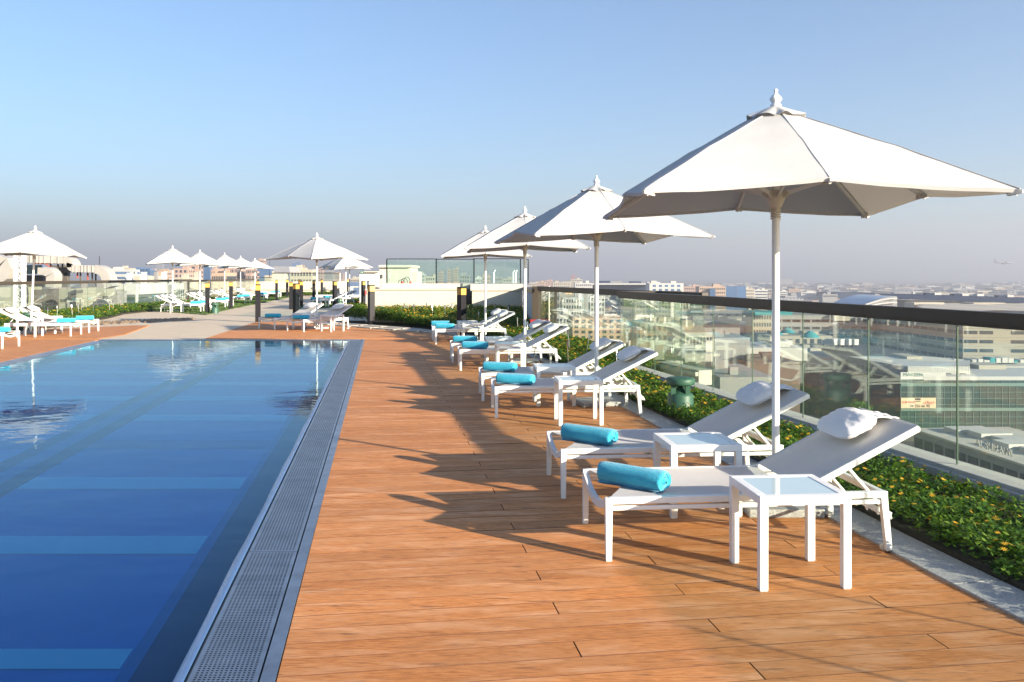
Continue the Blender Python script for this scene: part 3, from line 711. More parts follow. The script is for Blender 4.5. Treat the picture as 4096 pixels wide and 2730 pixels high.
def make_umbrella(rs=3, tilt=1):
    g = random.Random(rs)
    t = empty('patio_umbrella', (0, 0, 0)); tag(t, None, 'umbrella', 'white square umbrellas between the loungers')
    ZC, RC, ZM, RM, ZTOP, RT = 1.962, 1.41, 2.022, .975, 2.515, .150
    w = MB(); w.box((-.235, -.235, 0), (.235, .235, .052)); base = w.build('base_slab', M['granite'], t, bevel=.006)
    w = MB(); w.lathe([(.034, .05), (.034, .30), (.028, .31)], 14); w.build('sleeve', M['steel'], base)
    w = MB(); w.lathe([(.030, .31), (.034, .312), (.034, .335), (.030, .338)], 14); w.build('collar', M['black'], base)
    w = MB(); w.lathe([(.0245, .06), (.0245, 2.52)], 14); w.build('pole', M['white_paint'], t)
    w = MB(); w.lathe([(.030, 1.93), (.044, 1.95), (.060, 1.99), (.060, 2.015), (.040, 2.03), (.034, 2.05)], 12)
    for k in range(8):
        a = k * math.pi/4; w.bar((.04*math.cos(a), .04*math.sin(a), 2.0), (.085*math.cos(a), .085*math.sin(a), 2.035), .022, .03)
    w.build('hub', M['aged_metal'], t)
    w = MB(); pts = [(.030*math.cos(k*.9), .030*math.sin(k*.9), 1.86 + .0023*k) for k in range(34)]; w.tube(pts, .006, 5); w.build('rope', M['aged_metal'], t)
    tips = []
    for k in range(8):
        a = -3*math.pi/4 + k * math.pi/4; r, z = (RC, ZC) if k % 2 == 0 else (RM, ZM)
        tips.append(Vector((r*math.cos(a), r*math.sin(a), z + g.uniform(-.012, .012))))
    seams = []
    tops = [Vector((RT*math.cos(-3*math.pi/4 + k*math.pi/4), RT*math.sin(-3*math.pi/4 + k*math.pi/4), ZTOP)) for k in range(8)]
    for k in range(8):
        a0, a1, b0, b1 = tops[k], tops[(k+1) % 8], tips[k], tips[(k+1) % 8]
        w = MB(); P = []
        for i in range(11):
            s = i / 10; p, q = a0.lerp(b0, s), a1.lerp(b1, s); row = []
            # gentle bulge of the ribs
            for e, kk in ((p, 0), (q, 1)): e.z += .006 * math.sin(math.pi * s) + .008 * math.exp(-((s - .52) / .06) ** 2)
            for j in range(8):
                u = j / 7; x = p.lerp(q, u); sag = math.sin(math.pi * u) * (.001 + .010 * s)
                x.z -= sag * .8; rad = Vector((x.x, x.y, 0)); 
                if rad.length > .01 and s > .75: x -= rad.normalized() * math.sin(math.pi * u) * .030 * ((s - .75) / .25) ** 2
                x.z += .004 * noise.noise(Vector((x.x*5, x.y*5, k*3.7)))
                row.append(x)
            P.append(row)
        seams.append([r_[0].copy() for r_ in P])
        # hem folded under
        w.grid([P[-1], [Vector((p.x*.994, p.y*.994, p.z - .020)) for p in P[-1]]])
        w.grid(P); pn = w.build('canopy_panel', M['canopy'], t, solid=.002); pn.modifiers[0].offset = 1
        # rib and strut
        w = MB(); d = (b0 - a0)
        w.bar(a0 + Vector((0,0,-.03)), b0 + Vector((0,0,-.030)) - d*.01, .014, .022); rb = w.build('rib', M['white_paint'], t)
        mid = a0 + d * .52; dirn = Vector((mid.x, mid.y, 0)).normalized()
        w = MB(); w.bar(dirn*.075 + Vector((0,0,2.025)), mid + Vector((0,0,-.035)), .012, .022); w.build('strut', M['white_paint'], rb)
        w = MB()
        for i in range(10):
            q0, q1 = seams[k][i], seams[k][i+1]; w.bar(q0 + Vector((0,0,.0015)), q1 + Vector((0,0,.0015)), .016, .004)
        w.build('seam', M['canopy'], rb)
        w = MB(); dh = Vector((b0.x, b0.y, 0)).normalized(); tip = b0 + Vector((0, 0, -.014))
        w.bar(tip - dh*.06, tip + dh*.012, .050, .040, .018, .018); w.build('tip_pocket', M['canopy'], rb)
    # scalloped vent flap
    w = MB(); P = []; n = 64
    for i in range(7):
        s = i / 6; row = []
        for j in range(n + 1):
            a = 2*math.pi*j/n; ruff = (math.sin(a*8 + 1.0) + .5*math.sin(a*13 + rs)) * s**2
            r = .025 + .160 * s + .006 * ruff; z = 2.588 - .074 * s**1.05 + .009 * ruff
            row.append((r*math.cos(a), r*math.sin(a), z))
        P.append(row)
    w.grid(P); w.build('vent_flap', M['canopy'], t, solid=.002)
    w = MB(); w.lathe([(.034, 2.585), (.036, 2.598), (.022, 2.608), (.034, 2.624), (.040, 2.636), (.031, 2.650), (.014, 2.668), (.010, 2.680), (.014, 2.688), (.012, 2.697), (.004, 2.702)], 16)
    w.build('finial', M['aged_metal'] if False else M['white_paint'], t)
    return t

def make_towel():
    mb = MB(); Lh = .205; n = 96; turns = 2.7; r1 = .060; th = .0150
    cs = []
    for i in range(n + 1):
        k = i / n; a = 2*math.pi*turns*k; r = .008 + (r1 - .008) * k
        cs.append((r, a))
    def ring(off):
        out = []
        for r, a in cs:
            rr = max(.002, r + off); x, z = rr*math.cos(a), rr*math.sin(a)
            out.append((x, z * (.95 if z > 0 else .90)))
        return out
    o, i_ = ring(th*.5), ring(-th*.42); tail = (o[-1][0] - .02, -.0585)
    ys = [-Lh, -Lh*.985, -Lh*.93, -Lh*.5, 0, Lh*.5, Lh*.93, Lh*.985, Lh]
    prof = o + i_[::-1]; m = len(prof); vs = []
    for q, y in enumerate(ys):
        e = .90 if q in (0, len(ys)-1) else (.965 if q in (1, len(ys)-2) else 1.0)
        for kk, (x, z) in enumerate(prof):
            wob = .004 * noise.noise(Vector((x*22, y*16, z*22)))
            rr = math.hypot(x, z)
            yy = y + (.010 * math.sin(rr*150) * (1 if y > 0 else -1) if q in (0, len(ys)-1) else 0)
            vs.append((x*e + wob, yy, z*e + .0575 + wob))
    fs = [(q*m + k, q*m + (k+1) % m, (q+1)*m + (k+1) % m, (q+1)*m + k) for q in range(len(ys)-1) for k in range(m)]
    mb.add(vs, fs, True)
    for base, fl in ((0, 1), ((len(ys)-1)*m, 0)):
        mb.add([vs[base + k] for k in range(m)], [((k, k+1, m-2-k, m-1-k) if fl else (k, m-1-k, m-2-k, k+1)) for k in range(n)], True)
    # loose flap lying under the roll
    P = [[(-.062 + .012*j, y, .010 + .002*math.sin(y*30 + j)) for j in range(6)] for y in np.linspace(-Lh*.97, Lh*.97, 9)]
    mb.grid(P); mb.grid([[(p[0], p[1], p[2] - .009) for p in r] for r in P][::-1])
    t = mb.build('rolled_towel', M['towel']); tag(t, None, 'towel', 'rolled turquoise towels on the loungers'); return t

def make_pillow():
    t = empty('pillow', (0, 0, 0)); tag(t, None, 'pillow', 'white pillows on the loungers')
    mb = MB(); A, B, H = .208, .128, .060; n = 48
    for sgn in (1, -1):
        P = []
        for i in range(13):
            r = i / 12; row = []
            for j in range(n + 1):
                a = 2*math.pi*j/n; ca, sa = math.cos(a), math.sin(a)
                q = (abs(ca)**3.6 + abs(sa)**3.6) ** (-1/3.6); u, v = r*q*sa, r*q*ca
                h = max(0, 1 - r**2.4) ** .52
                ends = abs(u)**4
                wr = (.007 * noise.noise(Vector((u*2.6, v*3.2, 4.2*sgn + 1))) + .006 * math.sin(17*v + 2*u) * ends) * min(1, h*1.6)
                row.append((B*v*(1 + .06*abs(u)**3), A*u*(1 + .03*abs(v)**3), H * (1 + sgn * h * (1.0 if sgn > 0 else .85)) + wr))
            P.append(row)
        mb.grid(P if sgn > 0 else P[::-1])
    o = mb.build('cushion', M['pillow'], t)
    mb = MB(); mb.grid([[(.10 + .022*i, -.12 + .024*j, .060 - .011*i + .010*math.exp(-((i-3)/1.6)**2) + .004*math.sin(j*1.3)) for j in range(11)] for i in range(8)]); mb.build('flap', M['pillow'], t, solid=.004)
    return t

lounger = make_lounger(); table = make_table(); umbrella = make_umbrella(); towel = make_towel(); pillow = make_pillow()
note_kids()
first = {k: True for k in 'ltuop'}
def put(kind, proto, loc, rz, label):
    o = place(proto, first[kind], loc, rz, label); first[kind] = False; return o
def local(fn, rz, x, y, z=0): return (fn[0] + x*math.cos(rz) - y*math.sin(rz), fn[1] + x*math.sin(rz) + y*math.cos(rz), z)
BACK = math.atan2(.662 - .328, 1.745 - 1.075)
def lounger_set(fn, rz, who, tw=None, pil=None, mirror=False, tilt_pillow=0.0):
    """fn: foot of the front near leg. tw: (x, y, turn) of the towel, pil: y of the pillow"""
    put('l', lounger, (fn[0], fn[1], 0), rz, who[0])
    if tw:
        o = put('o', towel, local(fn, rz, tw[0], tw[1], .326), rz + tw[2], who[1])
    if pil is not None:
        s = .515; x = 1.075 + math.cos(BACK)*s - .028*math.sin(BACK)*0; z = .328 + math.sin(BACK)*s + .022
        o = put('p', pillow, local(fn, rz, x, pil, z), 0, who[2])
        o.rotation_euler = (Matrix.Rotation(rz, 3, 'Z') @ Matrix.Rotation(-BACK, 3, 'Y') @ Matrix.Rotation(tilt_pillow, 3, 'Z')).to_euler()
D = R
ORD = ['nearest', 'second', 'third', 'fourth']
row = 'in the row beside the deck and flower bed'
right = [((.490, 4.587), D(5.3)), ((.328, 5.871), D(5.6)), ((-.182, 9.178), D(4.6)), ((-.364, 10.434), D(5.0)), ((-.824, 13.75), D(6.0)), ((-1.037, 15.0), D(6.2)), ((-1.668, 19.005), D(7)), ((-1.831, 20.1), D(7))]
who = [('white sun lounger nearest the camera, its side table in front of it', 'thick turquoise towel rolled on the nearest lounger', 'large white pillow on the backrest of the nearest lounger'),
       ('white sun lounger just behind the nearest one, its pillow crossed by the tallest umbrella pole', 'turquoise towel on the lounger just behind the nearest one', 'white pillow crossed by the pole of the largest umbrella'),
       ('white sun lounger nearer of the pair under the second umbrella beside the deck', 'turquoise towel on the nearer lounger under the second umbrella', 'white pillow on the nearer lounger under the second umbrella'),
       ('white sun lounger farther of the pair under the second umbrella beside the deck', 'turquoise towel on the farther lounger under the second umbrella', 'white pillow touching the pole of the second umbrella'),
       ('white sun lounger nearer of the pair under the third umbrella beside the deck', 'turquoise towel on the nearer lounger under the third umbrella', 'white pillow on the nearer lounger under the third umbrella'),
       ('white sun lounger farther of the pair under the third umbrella beside the deck', 'turquoise towel on the farther lounger under the third umbrella', 'white pillow on the farther lounger under the third umbrella'),
       ('white sun lounger nearer of the pair by the paving slabs and black bollard', 'turquoise towel on the nearer lounger by the paving slabs', 'white pillow on the nearer lounger by the paving slabs'),
       ('white sun lounger farther of the pair by the paving slabs and black bollard', 'turquoise towel on the farther lounger by the paving slabs', 'white pillow on the farther lounger by the paving slabs')]
tws = [(.21, .27, D(44)), (.24, .27, D(45)), (.24, .26, D(62)), (.24, .27, D(62)), (.26, .27, D(64)), (.25, .30, D(66)), (.22, .28, D(66)), (.20, .30, D(70))]
for (fn, rz), wh, tw in zip(right, who, tws): lounger_set(fn, rz, wh, tw, .40, tilt_pillow=D(rnd.uniform(-4, 4)))
for c, rz, lb in [((1.381, 4.386), 4.6, 'white side table nearest the camera standing in front of the nearest lounger'),
                  ((1.185, 5.63), 5.0, 'white side table between the two nearest loungers'),
                  ((.676, 8.94), 3.5, 'white side table in front of the nearer lounger under the second umbrella'),
                  ((.49, 10.22), 4.5, 'white side table between the two loungers under the second umbrella'),
                  ((-.03, 13.66), 5.0, 'white side table in front of the nearer lounger under the third umbrella'),
                  ((-.23, 14.86), 5.5, 'white side table between the two loungers under the third umbrella'),
                  ((-.86, 19.0), 7.0, 'white side table in front of the nearer lounger by the paving slabs'),
                  ((-1.03, 20.15), 7.0, 'white side table between the two loungers by the paving slabs')]:
    put('t', table, (c[0], c[1], 0), D(c and rz), lb)
def umb(x, y, rz, label, zs=1.0, lean=(0, 0)):
    o = put('u', umbrella, (x, y, 0), D(rz), label); o.rotation_euler = (D(lean[0]), D(lean[1]), D(rz)); o.scale = (1, 1, zs); return o
umb(1.70, 5.64, 0, 'largest white umbrella in view, over the two nearest loungers', 1.0, (0, .0))
umb(.985, 10.2, 13, 'second largest white umbrella in the row beside the deck', .985)
umb(.22, 15.0, 2, 'third white umbrella in the row, partly hidden by the second', .992)
umb(-.62, 20.35, 3, 'last white umbrella in the row, by the flower bed', .986)

# across the pool, heads away from the water
lw = 'across the pool under the umbrella by the duct'
for fn, rz, wh, tw, pil in [
    ((-10.40, 18.50), D(184), ('white sun lounger across the pool cut by the picture edge', 'turquoise towel cut by the picture edge', None), (.22, .45, D(-80)), None),
    ((-10.87, 22.12), D(187), ('white sun lounger across the pool with a side table before it', 'turquoise towel on the lounger behind the side table across the pool', 'white pillow by the picture edge across the pool'), (.25, .36, D(-80)), .36),
    ((-11.04, 23.40), D(187), ('white sun lounger across the pool behind the umbrella pole', 'turquoise towel on the lounger behind the umbrella pole across the pool', 'white pillow behind the umbrella pole across the pool'), (.24, .36, D(-80)), .36)]:
    lounger_set(fn, rz, wh, tw, pil)
put('t', table, (-11.74, 21.31, 0), D(6), 'white side table before the lounger across the pool')
put('t', table, (-11.85, 22.45, 0), D(6), 'white side table beside the umbrella pole across the pool')
umb(-12.35, 22.45, 12, 'white umbrella across the pool near the white lattice column', 1.03, (0, 2.3))

# pair at the far end of the pool
hd = D(52)
def foot(fl): return fl
lounger_set((-6.50, 23.93), hd, ('white sun lounger at the pool end beside the black bollard', 'turquoise towel on the pool end lounger beside the bollard', 'white pillow on the pool end lounger behind the umbrella pole'), (.20, .33, D(-52+88)), .36)
lounger_set((-5.49, 23.03), hd, ('white sun lounger at the pool end with a side table at its head', 'turquoise towel on the pool end lounger before the umbrella pole', 'white pillow on the pool end lounger beside the table'), (.20, .35, D(-52+88)), .36)
put('t', table, (-4.80, 23.36, 0), D(-40), 'white side table nearest the far end of the pool')
put('t', table, (-5.76, 24.22, 0), D(-40), 'white side table between the two loungers at the pool end')
umb(-5.46, 24.48, 52, 'white umbrella over the two loungers at the pool end', .997)

# far row on the lawn, heads to the glass railing
AL = [((-12.79, 36.0), D(190), 35.5), ((-13.43, 41.0), D(190), 40.8), ((-14.50, 47.5), D(190), 47.0), ((-15.2, 53.5), D(190), 53.2), ((-15.75, 58.6), D(190), 58.3)]
nth = ['first', 'second', 'third', 'fourth', 'fifth']
for i, (fn, rz, yy) in enumerate(AL):
    for q in (0, 1):
        f2 = (fn[0] - .12*q, fn[1] + 1.25*q)
        s = ['near', 'back'][q]
        lounger_set((f2[0], f2[1] + .35), rz, (f'white sun lounger, {s} one under the {nth[i]} umbrella of the lawn row',
                    f'turquoise towel on the {s} lounger under the {nth[i]} umbrella of the lawn row', f'white pillow on the {s} lounger under the {nth[i]} umbrella of the lawn row'), (.26, .36, D(-78)), .36)
    put('t', table, (fn[0] - .72, fn[1] - .72, 0), D(10), f'white side table under the {nth[i]} umbrella of the lawn row')
    px = [690, 800, 898, 962, 1020][i]; yp = [36.3, 41.4, 46.8, 53.6, 60.0][i]
    umb((px - CX) / F * yp, yp, 24 + 3*i, f'white umbrella, {nth[i]} in the row on the far lawn', [1.012, 1.005, 1.005, 1.0, .995][i])

# loungers on the lawn by the white wall
lounger_set((-9.55, 41.9), D(30), ('white sun lounger nearer of two on the lawn by the white wall', 'turquoise towel on the nearer lounger by the white wall', 'white pillow on the nearer lounger by the white wall'), (.24, .36, D(60)), .36)
lounger_set((-9.65, 45.2), D(30), ('white sun lounger farther of two on the lawn by the white wall', 'turquoise towel on the farther lounger by the white wall', 'white pillow on the farther lounger by the white wall'), (.24, .36, D(60)), .36)
put('t', table, (-8.9, 41.2, 0), D(30), 'white side table on the lawn by the white wall')
put('t', table, (-9.0, 44.5, 0), D(30), 'white side table between the two loungers by the white wall')
umb(-8.28, 43.6, 35, 'white umbrella on the lawn by the white wall', .97)
umb(-9.1, 49.0, 20, 'white umbrella half hidden behind the one by the white wall', .94)
umb(-11.5, 58.5, 30, 'farthest white umbrella behind the pool end umbrella', .97)

# ------------------------------------------------------------------ bollard lights
def make_bollard():
    t = empty('bollard_light', (0, 0, 0)); tag(t, None, 'bollard light', 'square bollard lights along the paths')
    h = .083
    w = MB(); w.box((-h, -h, 0), (h, h, 1.015)); w.build('post', M['bollard'], t, bevel=.004)
    w = MB(); w.box((-h+.001, -h+.001, 1.017), (h-.001, h-.001, 1.175)); w.build('lamp_band', M['amber'], t, bevel=.003)
    w = MB(); w.box((-h, -h, 1.177), (h, h, 1.213)); w.build('cap', M['bollard'], t, bevel=.004)
    return t
bol = make_bollard(); note_kids(); fb = True
for x, y, rz, lb in [(-12.08, 34.7, 20, 'black bollard light on the near corner of the far lawn'), (-12.59, 39.2, 19, 'black bollard light, second along the lawn edge'),
        (-8.16, 28.1, 17, 'black bollard light behind the foot of the pool end lounger'), (-14.72, 54.7, 16, 'black bollard light at the far end of the lawn edge'),
        (-15.5, 60.3, 15, 'black bollard light beside the far green speaker'), (-9.75, 38.6, 15, 'black bollard light, slimmer neighbour of the one beside the pool end pillow'),
        (-7.60, 30.8, 55, 'black bollard light standing just behind the pool end pillow'), (-10.35, 43.0, 14, 'black bollard light on the lawn corner by the path'),
        (-11.44, 50.5, 14, 'black bollard light touching the pole of the pool end umbrella'), (-13.26, 61.0, 13, 'black bollard light before the cream wall past the umbrella pole'),
        (-8.65, 42.7, 50, 'black bollard light in front of the loungers by the white wall'), (-12.26, 65.0, 45, 'black bollard light between the thin umbrella poles'),
        (-7.44, 43.8, 48, 'black bollard light holding the red box'), (-4.215, 26.2, 35, 'tall black bollard light at the left end of the cream wall'),
        (-1.246, 21.6, 45, 'tall black bollard light in front of the middle of the cream wall'), (-13.4, 46.1, 16, 'black bollard light half hidden behind another by the lawn'),
        (-14.77, 60.8, 14, 'farthest black bollard light peeping over its neighbour')]:
    place(bol, fb, (x, y, 0), D(rz), lb); fb = False
w = MB(); w.box((-.083, -.083, 0), (.083, .083, 1.213)); 
t = empty('bollard_light', (-7.19, 44.1, 0), D(50), 'bollard light with a white lamp band before the grey wall', 'bollard light', 'square bollard lights along the paths')
w = MB(); w.box((-.083, -.083, 0), (.083, .083, 1.015)); w.build('post', M['bollard'], t)
w = MB(); w.box((-.082, -.082, 1.017), (.082, .082, 1.175)); w.build('lamp_band', M['white_lens'], t)
w = MB(); w.box((-.083, -.083, 1.177), (.083, .083, 1.213)); w.build('cap', M['bollard'], t)

# ------------------------------------------------------------------ garden speakers, stakes, small things
def make_speaker():
    t = empty('garden_speaker', (0, 0, 0)); tag(t, None, 'garden speaker', 'green mushroom speakers in the beds')
    w = MB(); w.lathe([(.150, -.06), (.150, .02), (.142, .055), (.136, .205), (.125, .225), (.09, .235), (.055, .262), (.038, .285), (.03, .30), (.012, .302)], 28); w.build('body', M['speaker'], t)
    for k in range(4):
        a = D(35 + 90*k); w = MB(); c = Vector((.105*math.cos(a), .105*math.sin(a), 0))
        w.bar(c + Vector((0,0,.205)), c + Vector((0,0,.325)), .05, .035); w.build('support', M['speaker'], t)
    w = MB(); w.lathe([(.10, .320), (.146, .322), (.152, .335), (.152, .375), (.146, .388), (.12, .396), (.04, .399), (.001, .40)], 28); w.build('cap', M['speaker'], t)
    return t
spk = make_speaker(); note_kids()
for i, (x, y, z, lb) in enumerate([(1.79, 9.30, .02, 'green mushroom shaped speaker in the nearest flower bed'), (-11.75, 34.6, 0, 'green mushroom shaped speaker beside the bollard on the lawn corner'),
                  (-15.95, 59.6, 0, 'green mushroom shaped speaker at the far end of the lawn'), (-8.35, 42.4, 0, 'green mushroom shaped speaker under the lounger by the white wall'),
                  (-13.6, 24.6, .05, 'green mushroom shaped speaker behind the lounger across the pool'), (-.55, 24.6, .12, 'green mushroom shaped speaker by the cream wall')]):
    place(spk, i == 0, (x, y, z), D(20*i), lb)
def make_stake():
    t = empty('garden_stake_light', (0, 0, 0)); tag(t, None, 'garden light', 'small stake lights in the flower beds')
    w = MB(); w.tube([(0, 0, 0), (.004, 0, .40)], .006, 6); w.build('stake', M['steel'], t)
    w = MB(); w.box((-.015, -.009, .40), (.015, .009, .48)); w.build('head', M['steel'], t)
    w = MB(); w.box((-.017, -.011, .48), (.017, .011, .492)); w.build('cap', M['bollard'], t)
    return t
stk = make_stake(); note_kids()
SP = [(2370+0, 0)]
spots = [(.85, 13.1), (1.05, 15.6), (1.45, 12.0), (1.25, 14.9), (.35, 18.5), (.15, 20.3), (1.75, 13.2), (-.35, 22.5), (-.9, 23.6), (-1.45, 24.3), (-1.9, 24.8), (-2.3, 25.6), (-2.9, 25.8), (-3.3, 26.6), (-2.6, 26.7), (-1.8, 26.4), (-1.2, 25.2), (-.5, 25.4), (-3.9, 26.8), (-.1, 24.4), (.05, 23.2), (-3.0, 27.0)]
for i, (x, y) in enumerate(spots):
    o = place(stk, i == 0, (x, y, .04 if y < 24 else .16), rnd.uniform(0, 3), 'small white stake light in the flower bed before the cream wall' if y > 22 else 'small white stake light in the flower bed behind the loungers')
    o['group'] = 'stake lights by the cream wall' if y > 22 else 'stake lights behind the loungers'
    o.rotation_euler = (D(rnd.uniform(-7, 7)), D(rnd.uniform(-7, 7)), rnd.uniform(0, 3))
for i in range(12):
    y = 24.0 + i*.95; o = place(stk, False, (-13.55 - .16*i + rnd.uniform(-.6, .1), y, .05), 0, 'small white stake light in the bed across the pool'); o['group'] = 'stake lights across the pool'
    o.rotation_euler = (D(rnd.uniform(-4, 4)), D(rnd.uniform(-4, 4)), rnd.uniform(0, 3))
# red cabinets
t = empty('fire_hose_cabinet', (.55, 20.25, 0), 0, 'red fire cabinet on a short post by the dark corner post', 'fire cabinet')
w = MB(); w.box((-.13, -.10, .18), (.13, .10, .46)); w.build('box', M['red'], t, bevel=.01)
w = MB(); w.box((-.135, -.105, .455), (.135, .105, .475)); w.build('lid', M['red'], t); w = MB(); w.tube([(.0, 0, 0), (0, 0, .18)], .025, 8); w.build('post', M['bollard'], t)
t = empty('fire_call_box', (-7.28, 43.6, .52), D(20), 'red box fixed to the bollard near the white wall', 'call box')
w = MB(); w.box((-.05, -.05, 0), (.09, .05, .20)); w.build('box', M['red'], t); w = MB(); w.box((-.055, -.055, .20), (.095, .055, .215)); w.build('lid', M['red'], t)

# ------------------------------------------------------------------ upper terrace: white walls, glass box, stair house
def wall_thing(name, lo, hi, m, label, cat='wall'):
    w = MB(); w.box(lo, hi); return tag(w.build(name, m, bevel=.01), label, cat)
ZW = 1.035
t = empty('terrace_wall', (-4.57, 27.5, 0), 0, 'long cream wall behind the far flower bed with glass on top', 'wall')
w = MB(); w.box((0, 0, -.1), (3.10, 6.0, ZW)); w.build('wall', M['cream'], t, bevel=.006)
w = MB(); w.box((-.04, -.04, ZW + .003), (3.12, 6.04, ZW + .032)); w.build('coping', M['cream'], t)
t2 = empty('terrace_wall', (-1.246, 27.27, 0), 0, 'cream block with a diagonal shadow next to the railing corner', 'wall')
w = MB(); w.box((0, 0, -.1), (1.56, 6.2, ZW - .02)); w.build('wall', M['cream'], t2, bevel=.006)
w = MB(); w.box((-.05, -.05, ZW - .017), (1.61, 6.2, ZW + .19)); w.build('coping', M['cream'], t2, bevel=.006)
w = MB(); w.poly([(.36, 27.2), (.66, 20.95), (.85, 20.95), (.60, 27.2)], -.1, 1.02); tag(w.build('side_wall', M['pale_wall']), 'pale shaded wall running back from the dark corner post', 'wall')
w = MB(); w.poly([(.335, 27.2), (.635, 20.9), (.87, 20.9), (.62, 27.2)], 1.022, 1.13); tag(w.build('wall_cap', M['rail']), 'dark capping on the pale wall behind the corner post', 'capping')
w = MB(); w.box((-4.55, 27.9, ZW + .034), (-1.20, 28.05, ZW + .20)); tag(w.build('plinth', M['cream'], bevel=.006), 'white plinth under the tall glass screen', 'plinth')
# glass screen: zigzag of tall panes
gs2 = empty('glass_screen', (-4.0, 27.97, 0), 0, 'tall glass screen standing on the white wall', 'glass screen')
def X_at(px, Y): return (px - CX) / F * Y
zb = ZW + .205; zt = 2.01
plan = [(1547, 28.0), (1590, 28.0), (1668, 28.0), (1745, 28.0), (1752, 28.5), (1790, 28.5), (1890, 28.5), (1896, 27.6), (1950, 27.6), (2020, 27.6), (2082, 27.6), (2098, 28.2), (2113, 29.0)]
pp = [(X_at(px, Y), Y) for px, Y in plan]
for p, q in zip(pp, pp[1:]):
    p3, q3 = Vector((p[0]+4.0, p[1]-27.97, (zb+zt)/2)), Vector((q[0]+4.0, q[1]-27.97, (zb+zt)/2)); d = (q3-p3).normalized()
    w = MB(); w.bar(p3 + d*.006, q3 - d*.006, .016, zt-zb); w.build('glass_pane', M['pane_clear'], gs2)
    w = MB(); up = Vector((0,0,(zt-zb)/2+.012)); w.bar(p3+up, q3+up, .03, .024); w.build('top_rail', M['bollard'], gs2)
for i in (0, 3, 7, 10, 12):
    p = pp[i]; w = MB(); w.cbox((p[0]+4.0, p[1]-27.97, (zb+zt)/2), (.035, .035, zt-zb)); w.build('corner_bar', M['bollard'], gs2)
for p, q in ((pp[0], (X_at(1560, 33), 33)), (pp[10], (X_at(2075, 33), 33)), ((X_at(1560, 33), 33), (X_at(2075, 33), 33))):
    p3, q3 = Vector((p[0]+4.0, p[1]-27.97, (zb+zt)/2)), Vector((q[0]+4.0, q[1]-27.97, (zb+zt)/2)); d = (q3-p3).normalized()
    w = MB(); w.bar(p3 + d*.02, q3 - d*.02, .016, zt-zb); w.build('glass_pane', M['pane_clear'], gs2)
# stair house with coping and wall box
def px_box(px0, px1, pt, pb, Y, depth): 
    a, c = at(px0, pb, Y), at(px1, pt, Y); return (a.x, Y, a.z), (c.x, Y + depth, c.z)
t = empty('stair_house', at(1585, 1160, 36), 0, 'cream roof house with a wide coping seen through the glass screen', 'roof house')
def part_box(name, lo, hi, m, par, bevel=0.0):
    w = MB(); w.box(lo, hi); o = w.build(name, m, par, bevel=bevel); o.matrix_parent_inverse = Matrix.Translation(-par.location); return o
lo, hi = px_box(1518, 1640, 1071, 1250, 36, 3); part_box('wall', lo, hi, M['cream'], t)
lo, hi = px_box(1515, 1645, 1061, 1070.5, 35.85, 3.3); part_box('coping', lo, hi, M['cream'], t)
lo, hi = px_box(1641, 1667, 1087, 1250, 36.4, 2); part_box('side_wall', lo, hi, M['cream'], t)
lo, hi = px_box(1534.5, 1546, 1093, 1107.5, 35.70, .15); part_box('electric_box', lo, hi, M['aged_metal'], t)
w = MB()
for dx in (0, .05): w.tube([at(1537 + dx*60, 1108, 35.8), at(1540 + dx*50, 1118, 35.8), at(1541 + dx*40, 1145, 35.8)], .015, 6)
o = w.build('conduit', M['duct'], t); o.matrix_parent_inverse = Matrix.Translation(-t.location)
lo, hi = px_box(1438, 1514, 1090, 1260, 45.5, 6); t = empty('grey_wall', (lo[0], 45.5, 0), 0, 'tall shaded blue grey wall with a green exit sign', 'wall')
part_box('wall', lo, hi, M['pale_wall'], t)
lo, hi = px_box(1438, 1516, 1086.5, 1089.8, 45.3, 6.3); part_box('coping', lo, hi, M['cream'], t)
lo, hi = px_box(1439, 1453.5, 1086.6, 1093.5, 45.1, .12); es = empty('exit_sign', (lo[0], 45.1, lo[2]), 0, 'small green exit sign on the grey wall corner', 'exit sign')
M['sign_green'] = new_mat('sign_green', (.02, .16, .09), .5)
part_box('panel', lo, hi, M['sign_green'], es)
w = MB(); cxs, czs = lo[0], lo[2]
w.box((cxs+.045, 45.09, czs+.025), (cxs+.065, 45.099, czs+.065)); w.box((cxs+.07, 45.09, czs+.04), (cxs+.085, 45.099, czs+.05)); w.box((cxs+.11, 45.09, czs+.02), (cxs+.15, 45.099, czs+.07))
o = w.build('pictogram', M['white_lens'], es); o.matrix_parent_inverse = Matrix.Translation(-es.location)
# sandwich board, flood light, hose reel
t = empty('display_board', (X_at(1530, 27.75), 27.75, ZW + .033), 0, 'small brown edged display board on the cream wall', 'display board')
w = MB(); w.bar((-.09, -.06, 0), (-.02, 0, .12), .02, .015); w.bar((.05, 0, 0), (-.02, 0, .12), .02, .015); w.build('stand', M['red_steel'], t)
w = MB(); w.box((-.08, -.01, .01), (.06, .01, .11)); w.build('panel', M['white_lens'], t)
t = empty('flood_light', (X_at(1558, 30), 30, zb), 0, 'flood light on a thin post inside the glass screen', 'flood light')
w = MB(); w.tube([(0, 0, -.2), (0, 0, .40)], .014, 8); w.build('post', M['duct'], t)
w = MB(); w.cbox((0, -.03, .43), (.12, .05, .07)); w.build('lamp', M['duct'], t)
t = empty('hose_reel', (X_at(1618, 31.5), 31.5, zb - .1), 0, 'looped hoses with red valves inside the glass screen', 'hose')
w = MB()
for k in range(3): w.tube([(.12*math.cos(a) + .09*k - .1, .02*k, .10 + (.10 + .05*k)*math.sin(a)) for a in np.linspace(-.2, 3.4, 12)], .012, 6)
w.build('hose', M['bollard'], t)
for x in (-.08, .22): 
    w = MB(); w.lathe([(.04, .02), (.05, .08), (.03, .14), (.01, .15)], 10, (x, -.02, 0)); w.build('valve', M['red'], t)
